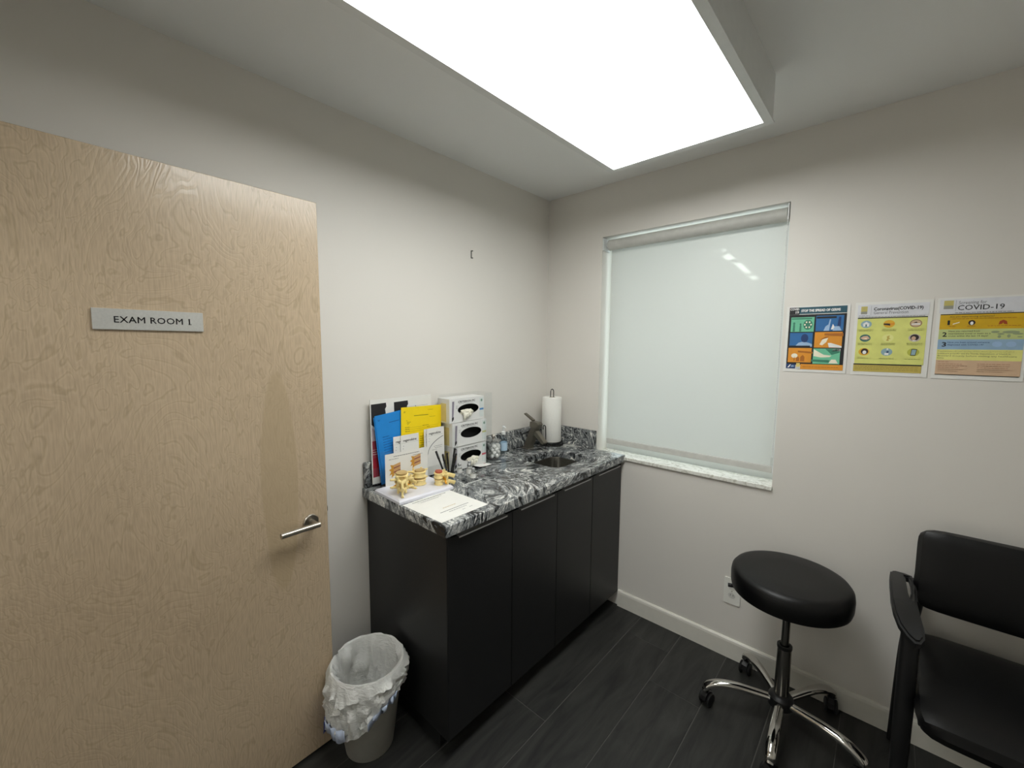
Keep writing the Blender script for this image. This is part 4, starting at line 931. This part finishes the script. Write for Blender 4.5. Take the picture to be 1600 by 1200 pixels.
for k in range(5):
    a = math.radians(A0+72*k); Rm = Matrix.Rotation(a, 4, 'Z')
    pts = bez([(.030, 0, .112), (.09, 0, .116), (.16, 0, .119), (.22, 0, .112), (.262, 0, .094), (.281, 0, .068)], 6)
    rad = [.0155+.0035*min(1, i/18) - (.004 if i > 27 else 0) for i in range(len(pts))]
    lg = mk('leg', xf(tube(pts, rad, 16, sx=1.05, sy=.82), Rm), CHROME, sto, True)
    tw_ = math.radians(random.Random(k).uniform(-60, 60))
    Mc = Rm @ Matrix.Translation((.272, 0, 0)) @ Matrix.Rotation(tw_, 4, 'Z')
    cs = mk('caster', xf(join(join(lathe([(.008, .058), (.008, .082)], 12), xf(prism([(-.030, .028), (-.026, .050), (-.008, .061), (.012, .060), (.022, .048), (.026, .030)], -.011, .011), Matrix.Rotation(PI/2, 4, 'X'))), bmesh.new()), Mc), BPLAST, sto)
    for s in (-1, 1):
        wb_ = xf(lathe([(0, 0), (.020, 0), (.026, .002), (.0275, .006), (.026, .010), (.018, .012), (0, .012)], 24, False, False), Mc @ Matrix.Translation((-.004, s*.0175-.006, .0277)) @ Matrix.Rotation(-PI/2, 4, 'X'))
        xf(wb_, Matrix.Identity(4)); mk('wheel', wb_, RUBBER, cs, True)

# ------------------------------------------------------------------ armchair
CH = Vector((2.03, -.26, 0))
chr_ = thing('waiting_chair', 'black vinyl armchair with open arms below the posters', 'chair', CH)
def cushion(w_, d_, t_, crown=.018, n=14, tail=4):
    """rounded slab cushion centred on the origin, domed on its +Z face"""
    bm_ = bmesh.new(); g = []
    for side in (1, -1):
        gg = []
        for i in range(n+1):
            row = []
            for j in range(n+1):
                uu, vv = 2*i/n-1, 2*j/n-1
                sx_ = math.copysign(1-(1-abs(uu))**1.6, uu); sy_ = math.copysign(1-(1-abs(vv))**1.6, vv)
                ed = (1-abs(sx_)**8)*(1-abs(sy_)**8)
                k = .94 if max(abs(uu), abs(vv)) > .999 else 1
                cr = 1-.10*(abs(sx_)**10)*(abs(sy_)**10)
                row.append(bm_.verts.new((sx_*w_/2*cr, sy_*d_/2*cr, side*(t_/2*(max(ed, 0)**.33) + (crown*(1-sx_**2)*(1-sy_**2) if side > 0 else 0)))))
            gg.append(row)
        g.append(gg)
    for s in range(2):
        for i in range(n):
            for j in range(n): bm_.faces.new((g[s][i][j], g[s][i+1][j], g[s][i+1][j+1], g[s][i][j+1]))
    bmesh.ops.remove_doubles(bm_, verts=bm_.verts, dist=.0006)
    return bm_
mk('seat', xf(cushion(.485, .500, .075), Matrix.Translation((0, -.045, .455)) @ Matrix.Rotation(math.radians(3), 4, 'X')), VINYL, chr_, True)
mk('backrest', xf(cushion(.500, .285, .055, .012), Matrix.Translation((0, .135, .760)) @ Matrix.Rotation(math.radians(-8), 4, 'X') @ Matrix.Rotation(PI/2, 4, 'X')), VINYL, chr_, True)
mk('seat_frame', box(-.232, .232, -.22, .185, .400, .4175, .004, 2), BPLAST, chr_)
for s in (-1, 1):
    x = s*.262
    mk('leg', tube([(x, -.150, .655), (x, -.165, .42), (x*1.0, -.185, .0)], [.019, .019, .017], 14, sx=.8, sy=1.25, up=(1, 0, 0)), BPLAST, chr_, True)
    mk('leg', tube(bez([(s*.222, .165, .86), (s*.235, .165, .62), (s*.252, .180, .42), (s*.258, .218, .0)], 5), .016, 14, sx=.9, sy=1.2, up=(1, 0, 0)), BPLAST, chr_, True)
    # arm: flat loop with a slot, its front end sweeping down into the front leg
    out = [(-.312, .205), (-.300, .222), (-.270, .222), (-.246, .206), (-.244, .08), (-.247, -.04), (-.242, -.110), (-.233, -.155), (-.232, -.180), (-.240, -.196), (-.254, -.200), (-.272, -.186), (-.292, -.160), (-.305, -.125), (-.312, -.06), (-.315, .05), (-.315, .13)]
    slot = [(-.270, .190), (-.262, .190), (-.259, .12), (-.259, .02), (-.264, -.02), (-.268, .02), (-.270, .12)]
    bm_ = prism(out, 0, .026, [slot])
    bmesh.ops.bevel(bm_, geom=[e for e in bm_.edges if len(e.link_faces) == 2 and e.calc_face_angle(0) > 1.2], offset=.006, segments=2, affect='EDGES')
    for v in bm_.verts:
        v.co.z += .660+.02*math.sin((v.co.y+.2)/.42*PI)-max(0, -.12-v.co.y)*.45
        if s > 0: v.co.x *= -1
    mk('armrest', bm_, BPLAST, chr_, True)
    mk('side_rail', tube([(x, -.165, .405), (s*.254, .182, .405)], .013, 12), BPLAST, chr_, True)
mk('cross_rail', tube([(-.254, .182, .405), (.254, .182, .405)], .012, 12), BPLAST, chr_, True)
